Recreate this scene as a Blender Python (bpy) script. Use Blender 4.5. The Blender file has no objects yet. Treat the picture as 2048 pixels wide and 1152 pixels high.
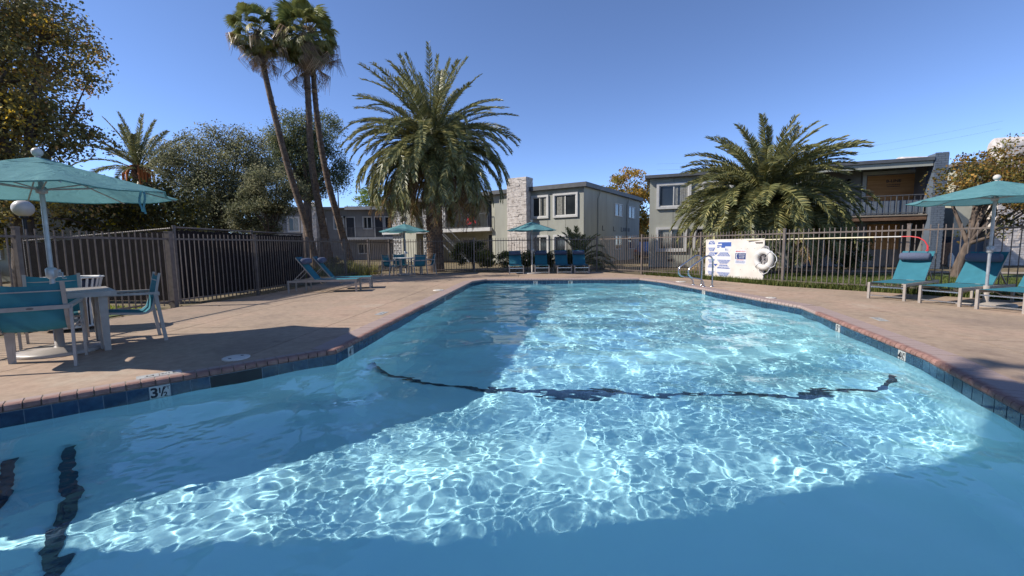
import bpy, bmesh, math, random
import numpy as np
from mathutils import Vector, Matrix
from mathutils.geometry import tessellate_polygon

random.seed(7)
C = bpy.context.scene.collection
SC = bpy.context.scene
R = math.radians
PI = math.pi

# ---------------------------------------------------------------- camera, sky, sun, exposure
TILT, ROLL = math.atan(85 / 860.0), R(0.75)
cam = bpy.data.cameras.new('camera')
cam.sensor_width = 36.0
cam.lens = 860.0 / 2048 * 36.0
cam.clip_start, cam.clip_end = 0.05, 3000
camera = bpy.data.objects.new('camera', cam)
C.objects.link(camera)
_right, _fwd = Vector((1, 0, 0)), Vector((0, math.cos(TILT), -math.sin(TILT)))
_up = _right.cross(_fwd)
_r = _right * math.cos(ROLL) - _up * math.sin(ROLL)
_u = _right * math.sin(ROLL) + _up * math.cos(ROLL)
camera.matrix_world = Matrix(((_r.x, _u.x, -_fwd.x, 0), (_r.y, _u.y, -_fwd.y, 0), (_r.z, _u.z, -_fwd.z, 1.2), (0, 0, 0, 1)))
SC.camera = camera

SUN = Vector((1.17, 0.13, -1.0)).normalized()
world = bpy.data.worlds.new("World")
SC.world = world
world.use_nodes = True
wn = world.node_tree.nodes
sky = wn.new('ShaderNodeTexSky')
sky.sky_type = 'NISHITA'
sky.sun_disc = False
sky.sun_elevation = math.asin(-SUN.z)
sky.sun_rotation = math.atan2(-SUN.x, -SUN.y)
sky.altitude = 1600
sky.air_density = 0.65
sky.dust_density = 0.0
sky.ozone_density = 5.5
hue = wn.new('ShaderNodeMix')
hue.data_type, hue.blend_type = 'RGBA', 'MULTIPLY'
hue.inputs[0].default_value = 1.0
hue.inputs[7].default_value = (1.05, 0.965, 0.96, 1)
world.node_tree.links.new(sky.outputs[0], hue.inputs[6])
world.node_tree.links.new(hue.outputs[2], wn['Background'].inputs[0])
wn['Background'].inputs[1].default_value = 0.15

sun_data = bpy.data.lights.new('sun', 'SUN')
sun_data.energy = 3.75
sun_data.angle = R(0.5)
sun_data.color = (1.0, 0.94, 0.86)
sun = bpy.data.objects.new('sun', sun_data)
C.objects.link(sun)
sun.rotation_euler = SUN.to_track_quat('-Z', 'Y').to_euler()
sun_data.cycles.is_caustics_light = True

SC.view_settings.view_transform = 'Standard'
SC.view_settings.look = 'None'
SC.view_settings.exposure = 0.74
SC.view_settings.gamma = 1.0
SC.cycles.use_denoising = True
SC.cycles.denoiser = 'OPENIMAGEDENOISE'
SC.cycles.max_bounces = 8
SC.cycles.transparent_max_bounces = 8
SC.cycles.sample_clamp_indirect = 4.0


# ---------------------------------------------------------------- helpers
def L(r, g, b):
    """sRGB 0..255 to linear"""
    return tuple(((v / 255 + 0.055) / 1.055) ** 2.4 if v > 10 else v / 255 / 12.92 for v in (r, g, b))


class MB:
    """collects vertices and faces; build() links them as ONE mesh object"""
    def __init__(s):
        s.v, s.f, s.m, s.smooth = [], [], [], []

    def add(s, verts, faces, mi=0, smooth=False):
        o = len(s.v)
        s.v.extend(tuple(p) for p in verts)
        s.f.extend(tuple(i + o for i in f) for f in faces)
        s.m.extend([mi] * len(faces))
        s.smooth.extend([smooth] * len(faces))
        return s

    def obox(s, o, ax, ay, az, mi=0):
        """box with corner o and edge vectors ax, ay, az"""
        o, ax, ay, az = Vector(o), Vector(ax), Vector(ay), Vector(az)
        p = [o, o + ax, o + ax + ay, o + ay, o + az, o + ax + az, o + ax + ay + az, o + ay + az]
        f = [(0, 3, 2, 1), (4, 5, 6, 7), (0, 1, 5, 4), (1, 2, 6, 5), (2, 3, 7, 6), (3, 0, 4, 7)]
        if ax.cross(ay).dot(az) < 0:
            f = [tuple(reversed(q)) for q in f]
        return s.add(p, f, mi)

    def box(s, a, b, mi=0):
        return s.obox(a, (b[0] - a[0], 0, 0), (0, b[1] - a[1], 0), (0, 0, b[2] - a[2]), mi)

    def bar(s, a, b, w, h=None, mi=0, up=(0, 0, 1)):
        """rectangular bar from a to b"""
        a, b = Vector(a), Vector(b)
        h = h or w
        d = (b - a).normalized()
        u = Vector(up)
        if abs(d.dot(u)) > 0.95:
            u = Vector((0, 1, 0)) if abs(d.y) < 0.9 else Vector((1, 0, 0))
        x = d.cross(u).normalized()
        y = x.cross(d).normalized()
        return s.obox(a - x * w / 2 - y * h / 2, x * w, y * h, b - a, mi)

    def tube(s, pts, r, n=8, mi=0, cap=True, smooth=True):
        """round tube along points; r a number or one per point"""
        pts = [Vector(p) for p in pts]
        if not hasattr(r, '__len__'):
            r = [r] * len(pts)
        ref = Vector((0.123, 0.317, 0.94)).normalized()
        vs, fs = [], []
        prev = None
        for i, p in enumerate(pts):
            d = (pts[min(i + 1, len(pts) - 1)] - pts[max(i - 1, 0)]).normalized()
            if prev is None:
                x = d.cross(ref)
                if x.length < 0.05:
                    x = d.cross(Vector((1, 0, 0)))
                x.normalize()
            else:
                x = (prev - d * prev.dot(d)).normalized()
            prev = x
            y = d.cross(x)
            for k in range(n):
                a = 2 * PI * k / n
                vs.append(p + (x * math.cos(a) + y * math.sin(a)) * r[i])
        for i in range(len(pts) - 1):
            for k in range(n):
                k2 = (k + 1) % n
                fs.append((i * n + k, i * n + k2, (i + 1) * n + k2, (i + 1) * n + k))
        s.add(vs, fs, mi, smooth)
        if cap:
            m = (len(pts) - 1) * n
            s.add(vs[:n], [tuple(reversed(range(n)))], mi)
            s.add(vs[m:], [tuple(range(n))], mi)
        return s

    def lathe(s, prof, n=16, o=(0, 0, 0), mi=0, smooth=True):
        """profile of (radius, z) turned about the z axis through o"""
        vs, fs = [], []
        for (r, z) in prof:
            for k in range(n):
                a = 2 * PI * k / n
                vs.append((o[0] + r * math.cos(a), o[1] + r * math.sin(a), o[2] + z))
        for i in range(len(prof) - 1):
            for k in range(n):
                k2 = (k + 1) % n
                fs.append((i * n + k, i * n + k2, (i + 1) * n + k2, (i + 1) * n + k))
        s.add(vs, fs, mi, smooth)
        if prof[0][0] > 1e-4:
            s.add(vs[:n], [tuple(reversed(range(n)))], mi)
        if prof[-1][0] > 1e-4:
            s.add(vs[-n:], [tuple(range(n))], mi)
        return s

    def sphere(s, o, r, n=16, m=10, mi=0, sz=1.0):
        prof = [(max(1e-5, r * math.sin(PI * i / m)), -r * sz * math.cos(PI * i / m)) for i in range(m + 1)]
        return s.lathe(prof, n, o, mi)

    def prism(s, poly, z0, z1, mi=0):
        n = len(poly)
        vs = [(x, y, z0) for x, y in poly] + [(x, y, z1) for x, y in poly]
        fs = [(i, (i + 1) % n, n + (i + 1) % n, n + i) for i in range(n)] + [tuple(reversed(range(n))), tuple(range(n, 2 * n))]
        return s.add(vs, fs, mi)

    def mesh(s, name, mats, off=(0, 0, 0)):
        me = bpy.data.meshes.new(name)
        ox, oy, oz = off
        me.from_pydata([(x - ox, y - oy, z - oz) for x, y, z in s.v], [], s.f)
        for m in (mats if isinstance(mats, (list, tuple)) else [mats]):
            me.materials.append(m)
        if any(s.m):
            me.polygons.foreach_set('material_index', s.m)
        if any(s.smooth):
            me.polygons.foreach_set('use_smooth', s.smooth)
        me.update()
        return me

    def build(s, name, mats, parent=None, off=None, kind=None, label=None):
        """link as one object; world coordinates are taken relative to the parent's base point"""
        if off is None:
            off = base_of(parent) if parent is not None else (0, 0, 0)
        o = link(name, s.mesh(name, mats, off), parent)
        if kind:
            o['kind'] = kind
        if label:
            o['label'] = label
        return o


def base_of(o):
    t = Vector((0, 0, 0))
    while o is not None:
        t += o.location
        o = o.parent
    return t


def link(name, data, parent=None, loc=(0, 0, 0), rot=None):
    o = bpy.data.objects.new(name, data)
    C.objects.link(o)
    o.location = loc
    if rot is not None:
        o.rotation_euler = rot
    if parent is not None:
        o.parent = parent
    return o


def tag(o, label=None, cat=None, group=None, kind=None):
    for k, v in (('label', label), ('category', cat), ('group', group), ('kind', kind)):
        if v:
            o[k] = v
    return o


def thing(name, label, cat, loc=(0, 0, 0), rz=0.0, group=None):
    o = bpy.data.objects.new(name, None)
    C.objects.link(o)
    o.location = loc
    o.rotation_euler = (0, 0, rz)
    o.empty_display_size = 0.2
    return tag(o, label, cat, group)


def dup(root, loc, rz, label, group=None):
    r = root.copy()
    C.objects.link(r)
    r.location, r.rotation_euler = loc, (0, 0, rz)
    r['label'] = label
    if group:
        r['group'] = group
    for ch in list(root.children):
        c = ch.copy()
        C.objects.link(c)
        c.parent = r
        for g in list(ch.children):
            d = g.copy()
            C.objects.link(d)
            d.parent = c
    return r


def fast_mesh(name, verts, faces, mats, tint=None, smooth=False, mi=None):
    """numpy mesh: faces an (M,k) array; tint an (N,3) per-vertex own colour"""
    me = bpy.data.meshes.new(name)
    verts = np.asarray(verts, dtype=np.float32)
    faces = np.asarray(faces, dtype=np.int32)
    m, k = faces.shape
    me.vertices.add(len(verts))
    me.vertices.foreach_set('co', verts.ravel())
    me.loops.add(m * k)
    me.loops.foreach_set('vertex_index', faces.ravel())
    me.polygons.add(m)
    me.polygons.foreach_set('loop_start', np.arange(0, m * k, k, dtype=np.int32))
    me.polygons.foreach_set('loop_total', np.full(m, k, dtype=np.int32))
    for q in (mats if isinstance(mats, (list, tuple)) else [mats]):
        me.materials.append(q)
    if mi is not None:
        me.polygons.foreach_set('material_index', np.asarray(mi, dtype=np.int32))
    if smooth:
        me.polygons.foreach_set('use_smooth', np.ones(m, dtype=bool))
    me.update(calc_edges=True)
    if tint is not None:
        a = me.color_attributes.new('tint', 'FLOAT_COLOR', 'POINT')
        c = np.ones((len(verts), 4), dtype=np.float32)
        c[:, :3] = tint
        a.data.foreach_set('color', c.ravel())
    return me


_texts = {}


def text_mb(body, size, bold=0.0):
    """letters as flat outlines in the xy plane, origin at the centre: (verts, faces)"""
    key = (body, size, bold)
    if key not in _texts:
        cu = bpy.data.curves.new('lettering', 'FONT')
        cu.body, cu.size, cu.offset = body, size, bold
        cu.align_x, cu.align_y = 'CENTER', 'CENTER'
        cu.resolution_u = 3
        ob = bpy.data.objects.new('lettering', cu)
        C.objects.link(ob)
        dg = bpy.context.evaluated_depsgraph_get()
        me = bpy.data.meshes.new_from_object(ob.evaluated_get(dg))
        _texts[key] = ([v.co.copy() for v in me.vertices], [tuple(p.vertices) for p in me.polygons])
        bpy.data.objects.remove(ob)
        bpy.data.meshes.remove(me)
    return _texts[key]


# ---------------------------------------------------------------- materials
def nodes(m):
    m.use_nodes = True
    nt = m.node_tree
    return nt, nt.nodes, nt.links, nt.nodes['Principled BSDF']


def pm(name, c1, c2=None, scale=6.0, rough=0.7, bump=0.0, bscale=None, metal=0.0, detail=6, lo=0.35, hi=0.65, coat=0.0, spec=0.5, per_obj=0.0, stretch=None, world=False):
    """procedural material: two colours mottled by noise, fine relief, optional per-object brightness variation"""
    m = bpy.data.materials.new(name)
    nt, n, l, b = nodes(m)
    b.inputs['Roughness'].default_value = rough
    b.inputs['Metallic'].default_value = metal
    b.inputs['Specular IOR Level'].default_value = spec
    b.inputs['Coat Weight'].default_value = coat
    c2 = c2 or tuple(v * 0.82 for v in c1)
    if world:
        geo = n.new('ShaderNodeNewGeometry')
        co = geo.outputs['Position']
    else:
        tc = n.new('ShaderNodeTexCoord')
        co = tc.outputs['Object']
    if stretch:
        mp = n.new('ShaderNodeMapping')
        mp.inputs['Scale'].default_value = stretch
        l.new(co, mp.inputs['Vector'])
        co = mp.outputs[0]
    oi = n.new('ShaderNodeObjectInfo')
    nz = n.new('ShaderNodeTexNoise')
    nz.noise_dimensions = '4D'
    nz.inputs['Scale'].default_value = scale
    nz.inputs['Detail'].default_value = detail
    l.new(co, nz.inputs['Vector'])
    l.new(oi.outputs['Random'], nz.inputs['W'])
    rp = n.new('ShaderNodeValToRGB')
    rp.color_ramp.elements[0].position, rp.color_ramp.elements[1].position = lo, hi
    rp.color_ramp.elements[0].color, rp.color_ramp.elements[1].color = (*c1, 1), (*c2, 1)
    l.new(nz.outputs['Fac'], rp.inputs[0])
    col = rp.outputs[0]
    if per_obj:
        mr = n.new('ShaderNodeMapRange')
        mr.inputs[3].default_value, mr.inputs[4].default_value = 1 - per_obj, 1 + per_obj
        l.new(oi.outputs['Random'], mr.inputs[0])
        hs = n.new('ShaderNodeHueSaturation')
        l.new(mr.outputs[0], hs.inputs['Value'])
        l.new(col, hs.inputs['Color'])
        col = hs.outputs[0]
    l.new(col, b.inputs['Base Color'])
    if bump:
        n2 = n.new('ShaderNodeTexNoise')
        n2.inputs['Scale'].default_value = bscale or scale * 8
        n2.inputs['Detail'].default_value = 5
        l.new(co, n2.inputs['Vector'])
        bp = n.new('ShaderNodeBump')
        bp.inputs['Strength'].default_value = bump
        bp.inputs['Distance'].default_value = 0.01
        l.new(n2.outputs['Fac'], bp.inputs['Height'])
        l.new(bp.outputs[0], b.inputs['Normal'])
    return m


def leaf_mat(name, trans=0.35, rough=0.55, gloss=0.25):
    """thin leaves: own colour from the mesh's tint, some light passing through"""
    m = bpy.data.materials.new(name)
    nt, n, l, b = nodes(m)
    at = n.new('ShaderNodeAttribute')
    at.attribute_name = 'tint'
    l.new(at.outputs['Color'], b.inputs['Base Color'])
    b.inputs['Roughness'].default_value = rough
    b.inputs['Specular IOR Level'].default_value = gloss
    tr = n.new('ShaderNodeBsdfTranslucent')
    l.new(at.outputs['Color'], tr.inputs[0])
    mx = n.new('ShaderNodeMixShader')
    mx.inputs[0].default_value = trans
    l.new(b.outputs[0], mx.inputs[1])
    l.new(tr.outputs[0], mx.inputs[2])
    l.new(mx.outputs[0], n['Material Output'].inputs[0])
    return m


def fabric_mat(name, c, trans, weave=900.0, c2=None):
    m = pm(name, c, c2 or tuple(v * 0.86 for v in c), scale=9, rough=0.85, bump=0.25, bscale=weave, spec=0.2)
    nt = m.node_tree
    n, l = nt.nodes, nt.links
    b = n['Principled BSDF']
    tr = n.new('ShaderNodeBsdfTranslucent')
    tr.inputs[0].default_value = (*c, 1)
    mx = n.new('ShaderNodeMixShader')
    mx.inputs[0].default_value = trans
    l.new(b.outputs[0], mx.inputs[1])
    l.new(tr.outputs[0], mx.inputs[2])
    l.new(mx.outputs[0], n['Material Output'].inputs[0])
    if weave < 600:                      # slack cloth: soft wrinkles
        wz = n.new('ShaderNodeTexNoise')
        wz.inputs['Scale'].default_value = 5.0
        wz.inputs['Detail'].default_value = 3
        wz.inputs['Distortion'].default_value = 1.2
        tc = n.new('ShaderNodeTexCoord')
        l.new(tc.outputs['Object'], wz.inputs['Vector'])
        bp = n.new('ShaderNodeBump')
        bp.inputs['Strength'].default_value = 0.5
        bp.inputs['Distance'].default_value = 0.05
        l.new(wz.outputs['Fac'], bp.inputs['Height'])
        old = b.inputs['Normal'].links[0].from_node
        l.new(bp.outputs[0], old.inputs['Normal'])
        l.new(bp.outputs[0], tr.inputs['Normal'])
    return m


M = {}
M['metal_fence'] = pm('brown painted metal', L(112, 100, 92), L(92, 82, 76), 14, 0.5, 0.1, 120)
M['frame'] = pm('champagne painted aluminium', L(164, 154, 144), L(148, 139, 130), 10, 0.42, 0.06, 200, spec=0.6)
M['pole'] = pm('silver pole', L(176, 178, 180), L(150, 152, 155), 8, 0.4, metal=0.3)
M['steel'] = pm('stainless steel', (0.55, 0.56, 0.57), (0.48, 0.49, 0.5), 8, 0.22, metal=1.0)
M['teal_sling'] = fabric_mat('teal woven sling', (0.040, 0.175, 0.225), 0.07, 700)
M['teal_canopy'] = fabric_mat('teal canopy cloth', L(110, 160, 164), 0.36, 500, L(98, 149, 154))
M['pillow'] = pm('slate blue pillow cloth', L(88, 96, 118), L(74, 82, 102), 60, 0.9, 0.3, 500, stretch=(1, 1, 4))
M['white'] = pm('white paint', L(206, 204, 199), L(190, 187, 180), 5, 0.55)
M['board'] = pm('cream painted plywood', L(212, 205, 196), L(198, 189, 179), 3.2, 0.6, 0.05, 60)
M['trim'] = pm('pale grey trim paint', L(196, 194, 190), L(182, 180, 176), 4, 0.6)
M['siding'] = pm('grey green siding', L(158, 158, 146), L(148, 148, 138), 2.2, 0.8, 0.12, 60, per_obj=0.03, stretch=(1, 1, 0.3))
M['siding_cream'] = pm('pale stucco', L(176, 174, 156), L(164, 162, 146), 2.0, 0.85, 0.1, 60, per_obj=0.03)
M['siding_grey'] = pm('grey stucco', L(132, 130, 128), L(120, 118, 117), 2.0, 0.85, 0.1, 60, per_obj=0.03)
M['siding_blue'] = pm('slate blue paint', L(98, 108, 120), L(86, 96, 108), 2.5, 0.75, 0.1, 60, per_obj=0.04)
M['fascia'] = pm('dark grey fascia', L(88, 90, 92), L(74, 76, 80), 3, 0.6)
M['groove'] = pm('dark joint', (0.03, 0.03, 0.03), (0.02, 0.02, 0.02), 3, 0.9)
M['roof'] = pm('flat roofing', L(120, 118, 116), L(100, 98, 96), 2, 0.9)
M['stone'] = pm('white stacked stone', L(214, 206, 198), L(176, 166, 158), 5, 0.85, 0.5, 40, world=True)
M['glass'] = pm('window glass', (0.035, 0.04, 0.045), (0.02, 0.024, 0.028), 1.2, 0.05, spec=0.5)
M['blind'] = pm('vertical blinds', L(150, 148, 138), L(120, 118, 110), 9, 0.7, coat=0.6, per_obj=0.15)
M['door_blue'] = pm('dark blue door', L(44, 54, 78), L(38, 46, 68), 3, 0.5)
M['door_dark'] = pm('dark door', L(40, 40, 46), L(32, 32, 38), 3, 0.5)
M['plywood'] = pm('bare plywood', L(188, 138, 84), L(160, 108, 60), 2.6, 0.75, 0.1, 40, stretch=(0.6, 0.6, 6), lo=0.3, hi=0.75)
M['raw_wood'] = pm('weathered wood', L(120, 92, 70), L(88, 66, 52), 5, 0.85, 0.3, 40, stretch=(1, 1, 5))
M['concrete'] = pm('old concrete', L(152, 142, 128), L(130, 120, 108), 1.5, 0.9, 0.2, 40, world=True)
M['black'] = pm('black', (0.012, 0.012, 0.014), (0.008, 0.008, 0.01), 10, 0.5)
M['ink'] = pm('black print', (0.012, 0.012, 0.02), (0.01, 0.01, 0.016), 10, 0.6)
M['sign_blue'] = pm('blue print', L(52, 82, 150), L(64, 92, 156), 30, 0.5)
M['sign_white'] = pm('white print', L(210, 210, 210), L(202, 202, 204), 10, 0.45)
M['sign_red'] = pm('red print', L(196, 52, 62), L(188, 60, 68), 20, 0.5)
M['red'] = pm('red plastic', L(210, 58, 62), L(196, 50, 56), 10, 0.4)
M['yellow_pole'] = pm('pale yellow pole', L(216, 208, 174), L(204, 194, 160), 6, 0.4)
M['bark'] = pm('grey brown bark', L(104, 90, 78), L(66, 56, 50), 5, 0.95, 0.9, 16, stretch=(2, 2, 0.6))
M['palm_bark'] = pm('palm trunk', L(124, 106, 90), L(82, 66, 55), 5, 0.95, 0.8, 18, stretch=(1, 1, 2.5))
M['boots'] = pm('palm leaf bases', L(146, 120, 96), L(92, 72, 58), 3, 0.9, 0.5, 30, world=True)
M['rachis'] = pm('leaf stalk', L(150, 148, 88), L(128, 122, 72), 5, 0.6)
M['slat'] = pm('dark brown privacy slat', L(42, 37, 38), L(33, 29, 30), 8, 0.9, spec=0.05, per_obj=0.12)
M['wire'] = pm('dark coated wire', L(70, 66, 64), L(52, 49, 48), 10, 0.5, spec=0.15)
M['leafc'] = leaf_mat('tree leaves', 0.5)
M['palmleaf'] = leaf_mat('palm leaves', 0.22, 0.42, 0.45)
M['grassm'] = leaf_mat('grass blades', 0.35)
M['lamp_globe'] = pm('milky globe', L(206, 198, 188), L(190, 182, 172), 4, 0.35)
M['valve_white'] = pm('white plastic lid', L(206, 200, 190), L(190, 184, 174), 8, 0.5)
M['plaster'] = pm('pool plaster', (0.62, 0.86, 0.88), (0.56, 0.81, 0.85), 0.8, 0.8)
M['mortar'] = pm('mortar', L(150, 138, 124), L(130, 120, 108), 12, 0.9, 0.3, 80, world=True)
M['grout'] = pm('tile grout', L(150, 160, 166), L(126, 138, 148), 20, 0.8)
M['tile'] = pm('dark blue glazed tile', (0.010, 0.028, 0.06), (0.022, 0.058, 0.10), 26, 0.16, spec=0.6, per_obj=0.25)
M['tile_white'] = pm('white glazed tile', L(190, 188, 180), L(172, 170, 164), 12, 0.25)
M['stripe'] = pm('navy floor tile', (0.02, 0.03, 0.06), (0.04, 0.058, 0.10), 26, 0.5)
M['car_paint'] = pm('silver blue car paint', L(120, 140, 168), L(112, 132, 160), 3, 0.25, metal=0.4, coat=1.0)
M['orange_fruit'] = pm('orange fruit stalk', L(190, 110, 50), L(160, 84, 36), 20, 0.8)


def deck_material():
    m = bpy.data.materials.new('tan deck concrete')
    nt, n, l, b = nodes(m)
    geo = n.new('ShaderNodeNewGeometry')
    big = n.new('ShaderNodeTexNoise')
    big.inputs['Scale'].default_value = 0.55
    big.inputs['Detail'].default_value = 5
    big.inputs['Roughness'].default_value = 0.62
    mp = n.new('ShaderNodeMapping')
    mp.inputs['Scale'].default_value = (1.0, 0.75, 1.0)
    l.new(geo.outputs['Position'], mp.inputs[0])
    l.new(mp.outputs[0], big.inputs['Vector'])
    r1 = n.new('ShaderNodeValToRGB')
    e = r1.color_ramp.elements
    e[0].position, e[0].color = 0.30, (*L(132, 114, 99), 1)
    e[1].position, e[1].color = 0.72, (*L(172, 157, 138), 1)
    x = e.new(0.48); x.color = (*L(158, 138, 117), 1)
    x = e.new(0.60); x.color = (*L(167, 142, 121), 1)
    l.new(big.outputs['Fac'], r1.inputs[0])
    # fine speckle and small dark stains
    fine = n.new('ShaderNodeTexNoise')
    fine.inputs['Scale'].default_value = 9
    fine.inputs['Detail'].default_value = 8
    fine.inputs['Roughness'].default_value = 0.7
    l.new(geo.outputs['Position'], fine.inputs['Vector'])
    r2 = n.new('ShaderNodeValToRGB')
    r2.color_ramp.elements[0].position, r2.color_ramp.elements[0].color = 0.30, (0.74, 0.72, 0.70, 1)
    r2.color_ramp.elements[1].position, r2.color_ramp.elements[1].color = 0.62, (1.06, 1.05, 1.04, 1)
    l.new(fine.outputs['Fac'], r2.inputs[0])
    mu = n.new('ShaderNodeMix')
    mu.data_type, mu.blend_type = 'RGBA', 'MULTIPLY'
    mu.inputs[0].default_value = 1.0
    l.new(r1.outputs[0], mu.inputs[6])
    l.new(r2.outputs[0], mu.inputs[7])
    st = n.new('ShaderNodeTexNoise')
    st.inputs['Scale'].default_value = 2.3
    st.inputs['Detail'].default_value = 3
    st.inputs['Distortion'].default_value = 0.6
    l.new(geo.outputs['Position'], st.inputs['Vector'])
    r3 = n.new('ShaderNodeValToRGB')
    r3.color_ramp.elements[0].position, r3.color_ramp.elements[0].color = 0.60, (1, 1, 1, 1)
    r3.color_ramp.elements[1].position, r3.color_ramp.elements[1].color = 0.78, (0.72, 0.69, 0.68, 1)
    l.new(st.outputs['Fac'], r3.inputs[0])
    m2 = n.new('ShaderNodeMix')
    m2.data_type, m2.blend_type = 'RGBA', 'MULTIPLY'
    m2.inputs[0].default_value = 1.0
    l.new(mu.outputs[2], m2.inputs[6])
    l.new(r3.outputs[0], m2.inputs[7])
    l.new(m2.outputs[2], b.inputs['Base Color'])
    b.inputs['Roughness'].default_value = 0.85
    bp = n.new('ShaderNodeBump')
    bp.inputs['Strength'].default_value = 0.35
    bp.inputs['Distance'].default_value = 0.004
    bn = n.new('ShaderNodeTexNoise')
    bn.inputs['Scale'].default_value = 70
    bn.inputs['Detail'].default_value = 4
    l.new(geo.outputs['Position'], bn.inputs['Vector'])
    l.new(bn.outputs['Fac'], bp.inputs['Height'])
    l.new(bp.outputs[0], b.inputs['Normal'])
    return m


M['deck'] = deck_material()


def brick_material():
    """red bullnose brick, worn to a greyish mauve on the trodden part behind the nose (object y > 0.07)"""
    m = pm('red coping brick', L(150, 114, 103), L(126, 93, 83), 18, 0.8, 0.35, 120, per_obj=0.14)
    nt = m.node_tree
    n, l = nt.nodes, nt.links
    b = n['Principled BSDF']
    src = b.inputs['Base Color'].links[0].from_socket
    tc = n.new('ShaderNodeTexCoord')
    sp = n.new('ShaderNodeSeparateXYZ')
    l.new(tc.outputs['Object'], sp.inputs[0])
    nz = n.new('ShaderNodeTexNoise')
    nz.inputs['Scale'].default_value = 22
    l.new(tc.outputs['Object'], nz.inputs['Vector'])
    ad = n.new('ShaderNodeMath')
    ad.operation = 'MULTIPLY_ADD'
    ad.inputs[1].default_value = 0.06
    l.new(nz.outputs['Fac'], ad.inputs[0])
    l.new(sp.outputs['Y'], ad.inputs[2])
    mr = n.new('ShaderNodeMapRange')
    mr.inputs[1].default_value, mr.inputs[2].default_value = 0.065, 0.105
    l.new(ad.outputs[0], mr.inputs[0])
    mx = n.new('ShaderNodeMix')
    mx.data_type = 'RGBA'
    l.new(mr.outputs[0], mx.inputs[0])
    l.new(src, mx.inputs[6])
    mx.inputs[7].default_value = (*L(156, 136, 128), 1)
    l.new(mx.outputs[2], b.inputs['Base Color'])
    return m


M['brick'] = brick_material()


def ground_material():
    m = bpy.data.materials.new('bare earth and leaf litter')
    nt, n, l, b = nodes(m)
    geo = n.new('ShaderNodeNewGeometry')
    nz = n.new('ShaderNodeTexNoise')
    nz.inputs['Scale'].default_value = 3.5
    nz.inputs['Detail'].default_value = 9
    nz.inputs['Roughness'].default_value = 0.7
    l.new(geo.outputs['Position'], nz.inputs['Vector'])
    rp = n.new('ShaderNodeValToRGB')
    e = rp.color_ramp.elements
    e[0].position, e[0].color = 0.32, (*L(70, 58, 46), 1)
    e[1].position, e[1].color = 0.68, (*L(142, 124, 98), 1)
    x = e.new(0.5); x.color = (*L(104, 92, 64), 1)
    l.new(nz.outputs['Fac'], rp.inputs[0])
    l.new(rp.outputs[0], b.inputs['Base Color'])
    b.inputs['Roughness'].default_value = 0.95
    bp = n.new('ShaderNodeBump')
    bp.inputs['Strength'].default_value = 0.8
    bp.inputs['Distance'].default_value = 0.03
    l.new(nz.outputs['Fac'], bp.inputs['Height'])
    l.new(bp.outputs[0], b.inputs['Normal'])
    return m


M['earth'] = ground_material()
M['lawn'] = pm('mown lawn', L(98, 108, 54), L(76, 88, 42), 1.6, 0.95, 0.9, 60, world=True, detail=9)


def water_material():
    m = bpy.data.materials.new('clear pool water')
    m.use_nodes = True
    nt = m.node_tree
    nt.nodes.clear()
    g = nt.nodes.new('ShaderNodeBsdfGlass')
    g.inputs['IOR'].default_value = 1.33
    g.inputs['Roughness'].default_value = 0.0
    g.inputs['Color'].default_value = (0.84, 0.97, 1.0, 1)
    o = nt.nodes.new('ShaderNodeOutputMaterial')
    nt.links.new(g.outputs[0], o.inputs[0])
    return m


M['water'] = water_material()

# ================================================================ POOL, DECK, GROUND
# plan of the pool at the face of the tile band, counter-clockwise seen from above is not needed: edges run left chamfer -> far -> right -> near
POOL = [(-7.15, 0.45), (-2.11, 5.01), (-1.36, 14.75), (-0.92, 15.5), (4.45, 14.92), (4.86, 13.6), (5.43, 7.99), (4.35, 4.45), (3.68, 3.0), (2.52, 0.45)]
WATER_Z = -0.165


def floor_z(x, y):
    return -(1.55 + 0.10 * (y - 4.0))


def offset(poly, d):
    """move every edge outward by d (edges given clockwise seen from above: inside on the right)"""
    n = len(poly)
    out = []
    for i in range(n):
        p0, p1, p2 = Vector(poly[i - 1]), Vector(poly[i]), Vector(poly[(i + 1) % n])
        e1, e2 = (p1 - p0).normalized(), (p2 - p1).normalized()
        n1, n2 = Vector((-e1.y, e1.x)), Vector((-e2.y, e2.x))
        b = (n1 + n2)
        b /= max(0.3, 1 + n1.dot(n2))
        out.append((p1.x + b.x * d, p1.y + b.y * d))
    return out


def inside(poly, X, Y):
    r = np.zeros(X.shape, dtype=bool)
    n = len(poly)
    for i in range(n):
        (x0, y0), (x1, y1) = poly[i], poly[(i + 1) % n]
        c = ((y0 > Y) != (y1 > Y)) & (X < (x1 - x0) * (Y - y0) / (y1 - y0 + 1e-12) + x0)
        r ^= c
    return r


# ---- pool basin: walls with a rounded cove down to the sloping floor
mb = MB()
rings = []
for d, dz in ((0.0, None), (0.0, 0.38), (-0.05, 0.20), (-0.15, 0.06), (-0.32, 0.0)):
    pl = offset(POOL, d)
    rings.append([(x, y, -0.06 if dz is None else floor_z(x, y) + dz) for x, y in pl])
n = len(POOL)
vs = [p for r in rings for p in r]
fs = []
for k in range(len(rings) - 1):
    for i in range(n):
        j = (i + 1) % n
        fs.append((k * n + i, k * n + j, (k + 1) * n + j, (k + 1) * n + i))
mb.add(vs, fs, 0, False)
# floor as strips so that it follows the slope
inner = rings[-1]
tris = tessellate_polygon([[Vector((x, y, 0)) for x, y, z in inner]])
mb.add(inner, [tuple(t) for t in tris])
pool = mb.build('pool_basin', M['plaster'])
bm = bmesh.new()
bm.from_mesh(pool.data)
bmesh.ops.recalc_face_normals(bm, faces=bm.faces)
bm.to_mesh(pool.data)
bm.free()
tag(pool, kind='structure')
pool.cycles.is_caustics_receiver = True


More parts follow.
